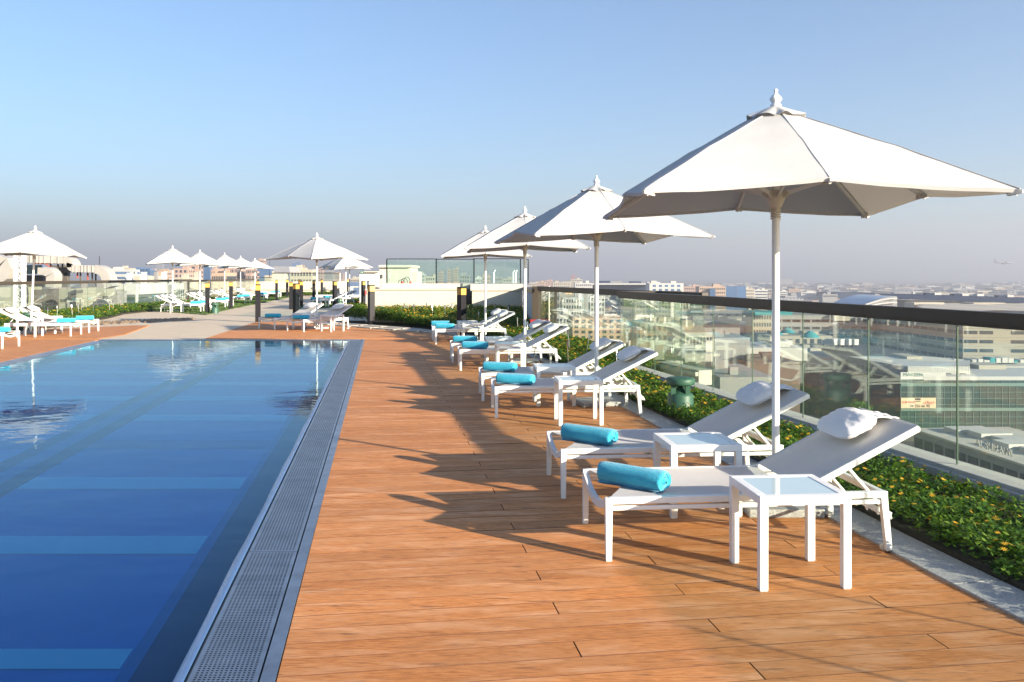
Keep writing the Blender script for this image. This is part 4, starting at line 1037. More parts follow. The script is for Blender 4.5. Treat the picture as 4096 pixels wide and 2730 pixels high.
for x, y in ((X_at(1975, 31), 31), (X_at(2052, 31.5), 31.5), (X_at(2062, 31.6), 31.6)):
    w = MB(); w.tube([(x, y, 1.0), (x, y, 1.62), (x + .02, y - .03, 1.68), (x + .05, y - .06, 1.66)], .035, 8); tag(w.build('vent_pipe', M['white_lens']), 'white vent pipe standing behind the tall glass screen', 'pipe', 'vent pipes behind the glass screen')
# far cream wall with balustrade and sloped roof structure
t = empty('far_wall', (-19.2, 66.4, 0), 0, 'low cream wall closing the far end of the terrace', 'wall')
part_box('wall', (-19.3, 66.5, -.05), (-12.9, 68.5, 1.02), M['cream'], t); part_box('ledge', (-19.3, 66.38, .40), (-12.9, 66.49, .43), M['cream'], t)
w = MB(); w.lathe([(.055, 0), (.055, .02)], 10); o = w.build('vent_hole', M['black'], t); o.rotation_euler = (R(90), 0, 0); o.location = (X_at(1246, 66.4) + 19.2, .08, .52)
part_box('return_block', (-12.88, 65.8, -.05), (-12.2, 67.2, .62), M['cream'], t)
balustrade('glass_balustrade', [(X_at(px, 68), 68 + .0) for px in (1087, 1130, 1180, 1240, 1300, 1365)], 'tall clear glass railing on the far cream wall', 1.03, 1.66, .03, .03, ledge=False)
balustrade('glass_balustrade', [(X_at(px, 69), 69 + .0) for px in (1028, 1060, 1087)], 'lower clear glass railing at the corner of the far cream wall', .98, 1.33, .03, .03, ledge=False)
t = empty('roof_screen', at(1126, 1128, 78), 0, 'grey sloped roof screen rising behind the far glass railing', 'roof screen')
w = MB(); a = [at(1096, 1091, 78), at(1161, 1091, 78), at(1155, 1067, 80), at(1092, 1066, 80)]; c = [p + Vector((0, 4, 0)) for p in a]
lo_ = [at(1096, 1140, 78), at(1150, 1140, 78)]
w.add(a + c, [(0,1,2,3),(4,7,6,5),(0,4,5,1),(1,5,6,2),(2,6,7,3),(3,7,4,0)])
w.build('sloped_panel', M['duct'], t).matrix_parent_inverse = Matrix.Translation(-t.location)
w = MB(); w.add([at(1096, 1091.5, 78.1), at(1150, 1091.5, 78.1), lo_[1], lo_[0]], [(0, 1, 2, 3)])
w.add([at(1150, 1091.5, 78.1), at(1161, 1091.5, 78.1), at(1158, 1068, 83.5), at(1150, 1140, 82)], [(0, 1, 2, 3)])
w.build('back_panel', M['concrete'], t).matrix_parent_inverse = Matrix.Translation(-t.location)
w = MB(); w.tube([at(1079, 1112, 72), at(1079, 1026, 72)], .014, 6); w.box(tuple(at(1077.5, 1111, 72)), tuple(at(1080, 1091, 72.1))); tag(w.build('antenna_mast', M['bollard']), 'thin dark antenna mast beside the sloped roof screen', 'mast')
w = MB(); w.tube([at(1452, 1086, 50), at(1452, 1047, 50)], .012, 6); w.tube([at(1450.5, 1051, 50), at(1453.5, 1051, 50)], .010, 6); tag(w.build('lightning_rod', M['bollard']), 'thin lightning rod above the exit sign', 'mast')
w = MB(); w.tube([at(398, 1068, 90), at(398, 1025, 90)], .03, 6); tag(w.build('antenna_mast', M['bollard']), 'thin mast rising right of the big roof duct', 'mast')
# low parapet behind the lawn on the right and a hoarding
wall_thing('low_wall', (X_at(1330, 66), 60, -.05), (X_at(1440, 60), 60.6, .16), M['pale_wall'], 'low pale kerb wall behind the far lawn')
M['navy_wall'] = new_mat('navy_wall', (.09, .14, .24), .7)
wall_thing('blue_parapet', (X_at(1368, 69), 69.5, -.2), (X_at(1470, 69), 70.5, .95), M['navy_wall'], 'blue grey parapet behind the thin umbrella poles', 'parapet')
wall_thing('sign_panel', tuple(at(1402, 1151, 68)), tuple(at(1434, 1146.5, 68.2)), M['cream'], 'narrow cream panel on the blue parapet', 'panel')

# ------------------------------------------------------------------ roof of the neighbour on the left: ducts, lattice column
def rect_sweep(mb, pts, wd, ht, flanges=False):
    """rectangular duct along a path in a vertical plane facing the viewer"""
    pts = [Vector(p) for p in pts]; rings = []
    for i, p in enumerate(pts):
        d = (pts[min(i+1, len(pts)-1)] - pts[max(i-1, 0)]).normalized(); yv = Vector((0, 1, 0)); n = d.cross(yv).normalized()
        rings.append([p + n*a*ht/2 + yv*b2*wd/2 for a, b2 in ((-1,-1),(1,-1),(1,1),(-1,1))])
    vs = [v for r in rings for v in r]; m = len(rings)
    mb.add(vs, [(i*4+k, i*4+(k+1) % 4, i*4+4+(k+1) % 4, i*4+4+k) for i in range(m-1) for k in range(4)] + [(0,1,2,3), (m*4-1, m*4-2, m*4-3, m*4-4)])
DY = 52.0
def dp(px, py, Y=DY): return at(px, py, Y)
def arc(cx_, cy_, r, a0, a1, n=8, Y=DY): return [dp(cx_ + r*math.cos(R(a)), cy_ - r*math.sin(R(a)), Y) for a in np.linspace(a0, a1, n)]
t = empty('air_duct', dp(230, 1140), 0, 'big silver roof duct with two downward bends behind the railing across the pool', 'air duct')
def duct_part(name, pts, wd, ht, m='duct'):
    w = MB(); rect_sweep(w, pts, wd, ht); o = w.build(name, M[m], t); o.matrix_parent_inverse = Matrix.Translation(-t.location); return o
s = DY / F
duct_part('duct_run', [dp(60, 1037), dp(272, 1042)], 1.0, 27*s)
duct_part('duct_bend', arc(274, 1064, 20.5, 92, 0, 8) + [dp(294.5, 1066)], 1.0, 28*s) if False else None
duct_part('duct_bend', [dp(272, 1042)] + arc(272, 1064, 22, 88, -10, 8) + arc(315, 1055, 21.5, 195, 262, 6) + [dp(318, 1076.5)], 1.0, 27*s)
duct_part('duct_run', [dp(318, 1076.5), dp(395, 1078)], .95, 26*s)
duct_part('duct_bend', [dp(395, 1078)] + arc(393, 1122, 44, 86, 22, 7) + [dp(440, 1125), dp(448, 1150)], .95, 34*s)
for px, py in [(95, 1037.5), (140, 1038.5), (165, 1039.5), (178, 1040), (196, 1040.5), (225, 1041.3), (250, 1041.8)]:
    w = MB(); c = dp(px, py); w.cbox(c, (.05, 1.08, 29*s)); o = w.build('flange', M['duct'], t); o.matrix_parent_inverse = Matrix.Translation(-t.location)
for px in (305, 320, 343, 355, 368, 385):
    w = MB(); c = dp(px, 1077); w.cbox(c, (.05, 1.03, 28*s)); o = w.build('flange', M['duct'], t); o.matrix_parent_inverse = Matrix.Translation(-t.location)
for px, y0, y1, m in ((203, 1055, 1072, 'red_steel'), (310, 1091, 1113, 'red_steel'), (351, 1090, 1120, 'red_steel'), (322, 1091, 1150, 'plant_dark'), (369, 1091, 1150, 'plant_dark'), (383, 1092, 1150, 'plant_dark'), (250, 1056, 1120, 'plant_dark'), (232, 1056, 1120, 'plant_dark'), (88, 1055, 1150, 'plant_dark')):
    w = MB(); w.bar(dp(px, y0), dp(px, y1), .07, .07); o = w.build('support', M[m], t); o.matrix_parent_inverse = Matrix.Translation(-t.location)
w = MB(); w.bar(dp(140, 1055.5, DY-.4), dp(205, 1055.5, DY-.4), .05, .05); w.bar(dp(178, 1056, DY-.4), dp(200, 1068, DY-.4), .05, .05); o = w.build('bracket', M['red_steel'], t); o.matrix_parent_inverse = Matrix.Translation(-t.location)
t = empty('air_duct', dp(20, 1100, 50), 0, 'wide pale curved duct at the picture edge behind the lattice column', 'air duct'); s = 50 / F
duct_part('duct_bend', [dp(-60, 1050, 50), dp(20, 1052, 50)] + [dp(40, 1058, 50), dp(46, 1075, 50), dp(38, 1095, 50), dp(12, 1112, 50), dp(-40, 1125, 50)], 1.6, 62*s)
t = empty('air_duct', dp(210, 1100, 47), 0, 'smaller silver duct bending down under the big one', 'air duct'); s = 47 / F
duct_part('duct_run', [dp(166, 1085, 47), dp(190, 1086, 47)], .8, 28*s)
duct_part('duct_bend', [dp(190, 1086, 47)] + arc(190, 1115, 29, 84, 20, 7, 47) + [dp(216, 1125, 47), dp(214, 1150, 47)], .8, 34*s)
t = empty('plant_room', dp(150, 1130, 56), 0, 'dark plant room with louvres under the roof ducts', 'plant room')
for n_, a, c, y0, y1, m, YY in (('wall', 90, 172, 1102, 1150, 'plant_dark', 54), ('screen', 90, 167, 1060, 1097, 'navy_wall', 56), ('rear_wall', 205, 268, 1062, 1150, 'plant_dark', 56), ('louvre', 235, 300, 1070, 1091, 'bollard', 55.5)):
    lo, hi = px_box(a, c, y0, y1, YY, .4); part_box(n_, lo, hi, M[m], t)
M['glass_green'] = new_mat('tinted_glazing', (.10, .17, .17), .08, spec=.8)
lo, hi = px_box(92, 166, 1061, 1097, 53.5, .1); part_box('glazing', lo, hi, M['glass_green'], t)
# lattice column
YL = 43.0
t = empty('lattice_column', at(70, 1250, YL), 0, 'tall white column with a cut out leaf lattice behind the glass railing', 'column')
zc0, zc1 = -1.6, at(70, 1012, YL).z; xa, xb = at(53, 0, YL).x, at(87, 0, YL).x
for n_, x0, x1 in (('side_plate', xa, xa + .09), ('side_plate', xb - .03, xb)): part_box(n_, (x0, YL, zc0), (x1, YL + .4, zc1), M['white_paint'], t)
part_box('top_plate', (xa, YL, zc1), (xb, YL + .4, zc1 + .02), M['white_paint'], t)
mb = MB(); z = zc0
while z < zc1 - .05:
    for k in range(2):
        x0 = xa + .09 + rnd.random()*.1; x1 = xb - .03 - rnd.random()*.12
        if rnd.random() < .5: x0, x1 = x1, x0
        mb.bar((x0, YL + .02, z), (x1, YL + .02, z + rnd.uniform(.08, .30)), .022, .02, up=(0, 1, 0))
    z += .15
o = mb.build('lattice', M['white_paint'], t); o.matrix_parent_inverse = Matrix.Translation(-t.location); tag(o, kind='stuff')
# lower roof and walls seen through the glass on the left
w = MB(); w.box((-75, 40, -9.5), (-19.6, 120, -3.2)); tag(w.build('neighbour_roof', M['plant_dark']), 'flat grey roof of the next block below the railing across the pool', 'building')
t = empty('stair_block', at(280, 1245, 46), 0, 'cream stair block with sloping handrails behind the glass across the pool', 'building')
for n_, a, c, y0, y1, m, YY in (('wall', 236, 305, 1156, 1330, 'b_cream_shaded', 47), ('wall', 305, 330, 1153, 1330, 'b_cream_shaded', 46.5), ('door', 268, 300, 1205, 1330, 'b_grey', 46.9), ('column', 308, 314, 1195, 1330, 'b_cream_shaded', 44), ('column', 322, 328, 1195, 1330, 'b_cream_shaded', 44), ('pier', 335, 342, 1200, 1330, 'red_steel', 45), ('box_unit', 350, 388, 1200, 1330, 'b_grey', 46), ('wall', 345, 420, 1150, 1185, 'b_cream_shaded', 60), ('wall', 410, 470, 1165, 1215, 'b_grey', 62)):
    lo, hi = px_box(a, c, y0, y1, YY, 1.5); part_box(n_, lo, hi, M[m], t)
for k in range(3):
    w = MB(); w.tube([at(240, 1200 + 4*k, 45.5), at(258, 1200 + 4*k, 45.5), at(305, 1165 + 4*k, 45.5), at(332, 1162 + 4*k, 45.5)], .02, 6); o = w.build('handrail', M['bollard'], t); o.matrix_parent_inverse = Matrix.Translation(-t.location)
for (a, c, y0, y1, YY, m, lb) in ((95, 215, 1160, 1290, 50, 'plant_dark', 'dark plant enclosure behind the lattice column'), (0, 50, 1150, 1300, 48, 'b_cream_shaded', 'cream roof parapet at the picture edge behind the glass'), (405, 430, 1160, 1260, 70, 'b_cream_shaded', 'narrow cream roof pier behind the glass left of the lawn umbrellas')):
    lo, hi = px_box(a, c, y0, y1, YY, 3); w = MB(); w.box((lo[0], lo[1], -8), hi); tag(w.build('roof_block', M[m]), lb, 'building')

# ------------------------------------------------------------------ the city below
GZ = -46.0
M['ground'] = new_mat('city_ground', (.16, .145, .115), .95, var=.25, vscale=.02)
M['asphalt'] = new_mat('asphalt', (.06, .06, .06), .9, var=.2, vscale=.3)
w = MB(); w.add([(-9000, 8, GZ), (9000, 8, GZ), (9000, 12000, GZ), (-9000, 12000, GZ)], [(0, 1, 2, 3)]); tag(w.build('city_ground', M['ground']), kind='structure')
w = MB(); w.box((-22, -6, GZ - .5), (5.4, 67, -.32)); 
FRONT = []
def block(px0, px1, pt, Y, m, label, depth=None, rows=0, bands=True, roof=True, wm='win', cat='building', name='city_building', cols=0, z_bot=None, rz=0.0):
    a, c = at(px0, 0, Y), at(px1, 0, Y); wdt = c.x - a.x; zt_ = at(0, pt, Y).z; zb_ = GZ if z_bot is None else z_bot
    depth = depth or max(wdt * .7, 12); t = empty(name, ((a.x + c.x)/2, Y, zb_), rz, label, cat)
    H_ = zt_ - zb_; w = MB(); w.box((-wdt/2, 0, 0), (wdt/2, depth, H_)); w.build('wall', M[m], t)
    if rows:
        fl = 3.6; n = min(rows, int(H_ / fl) - 1)
        for r in range(max(n, 0)):
            z = H_ - 2.6 - r * fl - .6; w = MB()
            if cols:
                ww = wdt / (cols + .6)
                for k in range(cols): x = -wdt/2 + ww * (.55 + k); w.box((x, -.12, z), (x + ww*.52, .10, z + 1.9))
                k2 = max(2, int(depth / ww))
                for k in range(k2): y = depth * (k + .3) / k2; w.box((wdt/2 - .10, y, z), (wdt/2 + .12, y + depth/k2*.5, z + 1.9))
            else:
                w.box((-wdt/2 + wdt*.04, -.12, z), (wdt/2 - wdt*.04, .10, z + 1.6)); w.box((wdt/2 - .1, depth*.06, z), (wdt/2 + .12, depth*.94, z + 1.6))
            w.build('window_row', M[wm], t)
    if roof:
        g = random.Random(int(px0 * 13 + px1))
        for _ in range(3):
            w = MB()
            x, y = g.uniform(-.4, .4) * wdt, g.uniform(.15, .75) * depth; q = g.uniform(.06, .16) * wdt
            w.box((x - q, y - q, H_), (x + q, y + q, H_ + g.uniform(.9, 2.6))); w.build('roof_plant', M[m], t)
    return t
B = block
# left skyline
B(462, 545, 1136, 130, 'b_white', 'white office with broad dark window bands behind the glass', rows=8, wm='curtain'); B(548, 592, 1142, 160, 'b_grey', 'grey glazed office left of the first lawn umbrella pole', rows=8)
B(594, 645, 1136, 175, 'b_white', 'white framed office behind the first lawn umbrella pole', rows=9, cols=2, wm='curtain'); B(648, 760, 1140, 200, 'b_cream', 'cream office behind the post of the far railing', rows=9, cols=7)
B(430, 530, 1079, 620, 'b_white', 'white framed hotel block with blue glass beyond the duct', rows=9, wm='b_blue'); B(456, 515, 1073, 640, 'b_cream', 'cream top floor of the white hotel block', rows=1)
B(530, 600, 1083, 650, 'b_blue', 'dark blue glass block beside the white hotel', rows=0); B(537, 563, 1071, 660, 'b_blue', 'bright blue roof box above the glass block', roof=False)
B(564, 596, 1078, 720, 'b_blue', 'low blue glass roof wing', roof=False)
B(600, 668, 1086, 760, 'b_sand', 'sandstone villa block left of the first lawn umbrella', rows=2, cols=6); B(636, 667, 1081, 780, 'b_pink', 'pink stone block with a blank parapet', roof=False)
B(664, 692, 1089, 900, 'b_sand', 'far sandstone block behind the first umbrella pole', rows=2, cols=4)
B(692, 755, 1075, 690, 'b_pink', 'long pink stone wing behind the first umbrella', rows=3, cols=3); B(755, 792, 1061, 700, 'b_pink', 'tall pink stone tower between the lawn umbrellas', roof=False, rows=6, cols=1)
B(790, 840, 1071, 730, 'b_blue', 'rounded dark blue glass office behind the second umbrella', rows=0); B(800, 830, 1062, 1500, 'b_blue', 'distant blue tower behind the lawn umbrellas')
B(500, 534, 1098, 420, 'b_white', 'small white gatehouse roof beyond the railing', rows=1, wm='navy_wall'); B(535, 556, 1104, 330, 'b_cream', 'cream roof house just above the railing', roof=False)
B(570, 600, 1105, 380, 'b_cream', 'low cream shed above the railing', roof=False); B(600, 690, 1110, 420, 'b_sand', 'row of low sandstone roofs above the railing', rows=1, cols=9); B(690, 760, 1110, 300, 'b_cream', 'flat cream roof above the railing beside the umbrella pole')
for i, (a, c, p) in enumerate([(843, 862, 1080), (850, 884, 1075), (884, 910, 1077), (908, 938, 1071), (938, 962, 1078), (960, 985, 1083), (983, 1006, 1074), (1004, 1016, 1086)]):
    B(a, c, p, 560 + 12*(i % 3), 'b_pink', ['first', 'second', 'third', 'fourth', 'fifth', 'sixth', 'seventh', 'last'][i] + ' pink stone tower of the long hotel row behind the lawn', rows=9, cols=3, roof=i % 2 == 0)
B(846, 905, 1092, 330, 'b_sand', 'low barrel roofed sandstone hall in front of the hotel row', rows=1, cols=8)
B(1022, 1062, 1072, 900, 'b_blue', 'blue glass tower behind the fifth lawn umbrella', rows=0); B(1030, 1056, 1040, 1150, 'b_pink', 'tall stepped pink tower on the skyline', rows=14, cols=4)
B(1034, 1053, 1036, 1160, 'b_cream', 'crown of the stepped pink tower', roof=False); B(1058, 1082, 1073, 820, 'b_blue', 'round pale blue tank tower by the antenna', rows=0, roof=False); B(1058, 1090, 1102, 260, 'b_cream', 'cream roof behind the clear glass railing')
B(1160, 1250, 1079, 430, 'b_cream', 'cream office with rows of balconies beyond the far wall', rows=7, cols=7); B(1168, 1200, 1053, 1900, 'b_blue', 'hazy round tower behind the cream office'); B(1180, 1215, 1062, 2200, 'b_sand', 'hazy stepped tower behind the cream office')
B(1256, 1292, 1076, 1500, 'b_pink', 'hazy pink block right of the cream office', rows=6, cols=4); B(1280, 1330, 1086, 1700, 'b_grey', 'hazy grey block beyond the far glass railing', rows=4)
B(1330, 1375, 1094, 1800, 'b_sand', 'hazy sand block behind the thin umbrella poles', rows=3); B(1390, 1440, 1115, 900, 'b_cream', 'low cream terrace roofs left of the grey wall', rows=1, cols=8); B(1410, 1434, 1109, 1000, 'b_cream', 'small cream house left of the grey wall', roof=False)
B(625, 650, 1037, 3200, 'b_grey', 'faint pale tower fading in the haze', roof=False)
# seen through the tall glass screen
for i, (a, c, p, Y, m) in enumerate([(1670, 1700, 1098, 900, 'b_white'), (1700, 1742, 1106, 700, 'b_cream'), (1752, 1772, 1090, 1200, 'b_pink'), (1790, 1806, 1080, 1300, 'b_pink'), (1812, 1832, 1076, 1300, 'b_sand'), (1836, 1880, 1100, 800, 'b_grey'), (1900, 1925, 1112, 700, 'b_white'), (1930, 1960, 1106, 800, 'b_sand'), (1975, 2010, 1110, 900, 'b_grey'), (2010, 2060, 1116, 1100, 'b_cream')]):
    B(a, c, p, Y, m, ['white', 'low cream', 'slim pink', 'pale pink', 'sand coloured', 'grey', 'small white', 'brown tinted', 'dark grey', 'wide cream'][i] + ' city block seen through the tall glass screen', rows=5, cols=4)
# right skyline
B(2118, 2150, 1133, 1300, 'b_cream', 'cream block by the screen corner', rows=3, cols=5); B(2145, 2180, 1129, 1400, 'b_sand', 'sand block beside the corner post', rows=3, cols=5); B(2180, 2212, 1123, 1500, 'b_pink', 'pink block left of the tower crane', rows=4, cols=4)
B(2212, 2282, 1131, 1250, 'b_cream', 'wide cream block below the tower crane', rows=3, cols=8); B(2282, 2330, 1118, 1500, 'b_cream', 'block under construction with a crane', rows=5, cols=6); B(2300, 2370, 1133, 900, 'b_white', 'white roofs behind the second umbrella pole', rows=2, cols=8)
t = empty('tower_crane', at(2290, 1118, 1500), 0, 'small red tower crane on the skyline', 'crane')
w = MB(); w.bar(at(2290, 1118, 1500), at(2290, 1104, 1500), 1.4, 1.4); w.build('mast', M['red_steel'], t).matrix_parent_inverse = Matrix.Translation(-t.location)
w = MB(); w.bar(at(2284, 1106, 1500), at(2306, 1105, 1500), 1.1, 1.1); w.build('jib', M['red_steel'], t).matrix_parent_inverse = Matrix.Translation(-t.location)
B(2346, 2600, 1134, 950, 'terminal', 'long dark blue terminal building with a flat overhanging roof', rows=0, depth=60); B(2370, 2400, 1128, 1000, 'b_white', 'white plant boxes on the dark blue terminal', roof=False); B(2440, 2490, 1126, 1050, 'b_grey', 'grey roof house on the dark blue terminal', roof=False)
w = MB(); a, c = at(2330, 1131.5, 940), at(2606, 1135, 940); w.box((a.x, 930, c.z - 1.2), (c.x, 1000, c.z + .2)); tag(w.build('terminal_roof', M['b_white']), 'thin pale roof edge of the dark blue terminal', 'roof')
B(2598, 2734, 1134, 760, 'b_white', 'white framed office with blue glass above the far handrail', rows=4, wm='b_blue', cols=5); B(2610, 2640, 1129, 770, 'b_white', 'stepped white roof of the framed office', roof=False)
B(2734, 2800, 1148, 980, 'b_pink', 'pink low block beside the white framed office', rows=2, cols=7); B(2797, 2903, 1147, 820, 'b_sand', 'sand coloured hotel with a grid of small windows', rows=8, cols=14)
B(2840, 2862, 1156, 815, 'b_blue', 'blue glass centre of the sand coloured hotel', roof=False); B(2903, 2944, 1146, 860, 'b_blue', 'blue glass twin block right of the sand hotel', roof=False); B(2946, 2984, 1145, 900, 'b_blue', 'second blue glass block with cream edges', roof=False, rows=0)
B(2980, 3018, 1156, 1000, 'b_cream', 'cream block left of the largest umbrella pole', rows=4, cols=5); B(2978, 3000, 1131, 2500, 'b_grey', 'hazy slim tower above the handrail', roof=False); B(3018, 3070, 1160, 1100, 'b_white', 'long white block touching the largest umbrella pole', rows=4)
B(3106, 3172, 1118, 3400, 'b_grey', 'large hazy block right of the largest umbrella pole', roof=False); B(3108, 3150, 1165, 1500, 'b_white', 'white hall right of the largest umbrella pole', rows=2); B(3155, 3205, 1157, 1700, 'b_sand', 'sand block beyond the handrail', rows=3, cols=6); B(3205, 3290, 1170, 1500, 'b_white', 'low white sheds beyond the handrail', rows=1)
B(3290, 3350, 1178, 1100, 'b_grey', 'low grey sheds beyond the handrail', rows=1)
B(3344, 3500, 1172, 1400, 'terminal', 'distant dark flat roofed hangar above the handrail', rows=0, depth=90, roof=False); B(3420, 3445, 1138, 4200, 'b_grey', 'faint control tower in the haze', roof=False)

# airport terminal with swept roof, arched hall beside it
t = empty('airport_terminal', at(3800, 1200, 560), 0, 'long dark airport terminal with a swept overhanging roof', 'terminal')
def tp(name, w, m): o = w.build(name, M[m], t); o.matrix_parent_inverse = Matrix.Translation(-t.location); return o
w = MB(); Y0, Y1 = 560, 620
A_ = [at(3519, 1177.5, Y0), at(3800, 1184, Y0), at(4420, 1203, Y0)]; B_ = [at(3534, 1197, Y0), at(3800, 1203, Y0), at(4420, 1224, Y0)]
P = [[p + Vector((0, Y1 - Y0, 0)) for p in A_], A_, B_, [p + Vector((0, 30, -.6)) for p in B_]]
w.grid([[r[k] for k in range(3)] for r in P], False); tp('swept_roof', w, 'terminal')
w = MB(); w.add([at(3572, 1199, 575), at(4420, 1222, 575), at(4420, 1290, 575), at(3572, 1290, 575)], [(3, 2, 1, 0)]); tp('glazed_wall', w, 'b_blue')
w = MB(); w.box(tuple(at(3571, 1219, 573)), tuple(at(3585, 1199.5, 574))); tp('white_pier', w, 'b_white')
for px, py, m in ((3712, 1177, 'terminal'), (3745, 1176, 'b_white'), (3822, 1180, 'terminal'), (3855, 1180, 'b_white'), (3915, 1181, 'b_white'), (3998, 1186, 'terminal'), (4035, 1185, 'b_white')):
    w = MB(); c = at(px, py, 585); w.cbox(c, (4.4, 5, 1.4)); tp('roof_unit', w, m)
t = empty('arched_hall', at(3510, 1225, 520), 0, 'blue arched hall beside the airport terminal', 'hall')
w = MB(); P = []
for yy in (520, 570):
    P.append([at(3438 + 150*k, 1252 - 66*math.sin(math.pi*(.10 + .40*k)), 520) + Vector((0, yy - 520, 0)) for k in np.linspace(0, 1, 14)])
w.grid(P, True); tp('arched_roof', w, 'b_blue')
w = MB(); f_ = P[0]; base_ = [Vector((p.x, p.y, GZ)) for p in f_]; w.grid([base_, f_], False); tp('end_wall', w, 'b_grey')
for k in (.25, .5, .75):
    w = MB(); pts = [at(3438 + 150*q, 1252 - 66*k*math.sin(math.pi*(.10 + .40*q)) - 8, 518.5) for q in np.linspace(k*.2, 1, 10)]
    for p, q in zip(pts, pts[1:]): w.bar(p, q, .8, .8)
    tp('arch_rib', w, 'b_white')
# car park canopies in front of the terminal
t = empty('canopy_rows', at(3900, 1235, 420), 0, 'pale rippled parking canopies in front of the airport terminal', 'canopies')
for r in range(6):
    w = MB(); Yc = 400 + r*17; P = []
    for i in range(40):
        x = 189 + r*8 + i*4.0; z = -14.9 + .38*abs(math.sin(i*.55 + r)); P.append([(x, Yc, z), (x, Yc + 11, z + .35)])
    w.grid(P, False); tp('canopy', w, 'b_cream')
for px0, px1, py0, py1, lb in ((3657, 3778, 1211, 1227, 'flat white and cream roof house before the terminal'), (3894, 4021, 1212, 1229, 'second white and cream roof house before the terminal')):
    lo, hi = px_box(px0, px1, py0, py1, 480, 12); w = MB(); w.box((lo[0], lo[1], GZ), hi); tag(w.build('roof_house', M['b_cream']), lb, 'building')

# office slab with strip windows (each pane a part)
C0 = Vector((200.5, 389, 0)); L1_ = Vector((188, 640, 0)); R1_ = Vector((330, 372, 0)); ZT = -17.0
t = empty('office_building', (C0.x, C0.y, GZ), 0, 'big cream office building with long strip windows behind the glass railing', 'office building')
H_ = ZT - GZ
for e_, nrm_ in ((L1_ - C0, Vector((16, 0, 0))), (R1_ - C0, Vector((0, 16, 0)))):
    w = MB(); q = [Vector(), e_, e_ + nrm_, nrm_]; q = q[::-1] if e_.y > 100 else q
    w.poly([(p.x, p.y) for p in q], 0, H_ - (.02 if e_.y > 100 else 0)); w.build('wall', M['b_cream'], t)
wmesh = {}
def win_pane(wd, ht):
    key = (round(wd, 2), round(ht, 2))
    if key not in wmesh: w = MB(); w.box((-wd/2, -.10, -ht/2), (wd/2, .10, ht/2)); wmesh[key] = w.mesh('window', M['win'])
    return wmesh[key]
for d0, d1, n, gap in ((Vector((0,0,0)), L1_ - C0, 34, None), (Vector((0,0,0)), R1_ - C0, 20, (2, 9, 11, 18))):
    L_ = (d1 - d0).length; dr = (d1 - d0).normalized(); ang = math.atan2(dr.y, dr.x)
    for r in range(6):
        z = H_ - 2.9 - r*4.0
        if z < 3: break
        for k in range(n):
            if gap and (k in gap): continue
            s_ = L_ * (k + .5) / n; p = d0 + dr * s_
            inst(win_pane(L_/n*.86, 1.5), 'window', t, (p.x, p.y, z), ang)
    for r in range(7):
        w = MB(); z = H_ - 1.1 - r*4.0; w.bar(d0 + Vector((0,0,z)), d1 + Vector((0,0,z)), .24, .12); w.build('spandrel_line', M['b_grey'], t)

# grey multi-storey car park with open decks
t = empty('car_park', at(3290, 1300, 470), 0, 'low grey multi storey car park with open slots behind the glass', 'car park')
for i in range(3):
    yt, yb_ = 1262 + 29*i, 1279 + 29*i
    lo, hi = px_box(3085, 3480, yt, yb_, 470 - i*3, 60); w = MB(); w.box(lo, hi); tp('deck_band', w, 'b_grey')
    lo, hi = px_box(3090, 3475, yb_, yb_ + 12, 474 - i*3, 50); w = MB(); w.box(lo, hi); tp('open_level', w, 'win')
    for k in range(11):
        lo, hi = px_box(3085 + 39*k, 3091 + 39*k, yb_, yb_ + 12, 470.5 - i*3, 3); w = MB(); w.box(lo, hi); tp('column', w, 'b_grey')
lo, hi = px_box(3085, 3480, 1345, 1420, 468, 40); w = MB(); w.box((lo[0], lo[1], GZ), hi); tp('base_wall', w, 'b_cream')
lo, hi = px_box(3338, 3400, 1258, 1284, 466, 10); w = MB(); w.box(lo, hi); tp('stair_tower', w, 'b_cream')
B(3010, 3110, 1252, 430, 'b_cream', 'cream block behind the largest umbrella pole', rows=4, cols=9)
w = MB(); lo, hi = px_box(3020, 3170, 1249, 1262, 405, 20); w.box(lo, hi); tag(w.build('teal_roof', M['teal']), 'flat teal roof right of the umbrella pole', 'roof')

# office with green curtain wall and sign
YM = 262.0
lo = at(3604, 1740, YM); hi = at(4300, 1510, YM)
t = empty('shop_office', (lo.x, YM, GZ), 0, 'office with a green glass curtain wall, a white sign band and a rent banner', 'office building')
x0, x1 = 0, hi.x - lo.x; zt_ = hi.z - GZ
w = MB(); w.box((x0, .25, 0), (x1, 26, zt_)); w.build('wall', M['curtain'], t)
n = 24
for r in range(10):
    z = zt_ - .8 - r*1.85
    if z < .6: break
    w = MB(); w.box((x0, .06, z - .06), (x1, .24, z + .06)); w.build('transom', M['frame_green'], t)
for k in range(n + 1):
    x = x0 + (x1 - x0) * k / n; w = MB(); w.box((x - .06, .10, .3), (x + .06, .23, zt_ - .1)); w.build('mullion', M['frame_green'], t)
for r in (1, 3, 5): 
    w = MB(); z = zt_ - r*3.7 + 1.0; w.box((x0, -.02, z), (x1, .24, z + .95)); w.build('spandrel', M['frame_green'], t)
w = MB(); w.box((x0 - .1, -.06, zt_ - .6), (x0 + 13.4, .24, zt_ + 1.5)); w.build('sign_band', M['b_white'], t)
w = MB(); w.box((x0 + 6.7, -.12, zt_ - .9), (x1, 25, zt_ + .25)); w.build('roof_slab', M['b_white'], t)
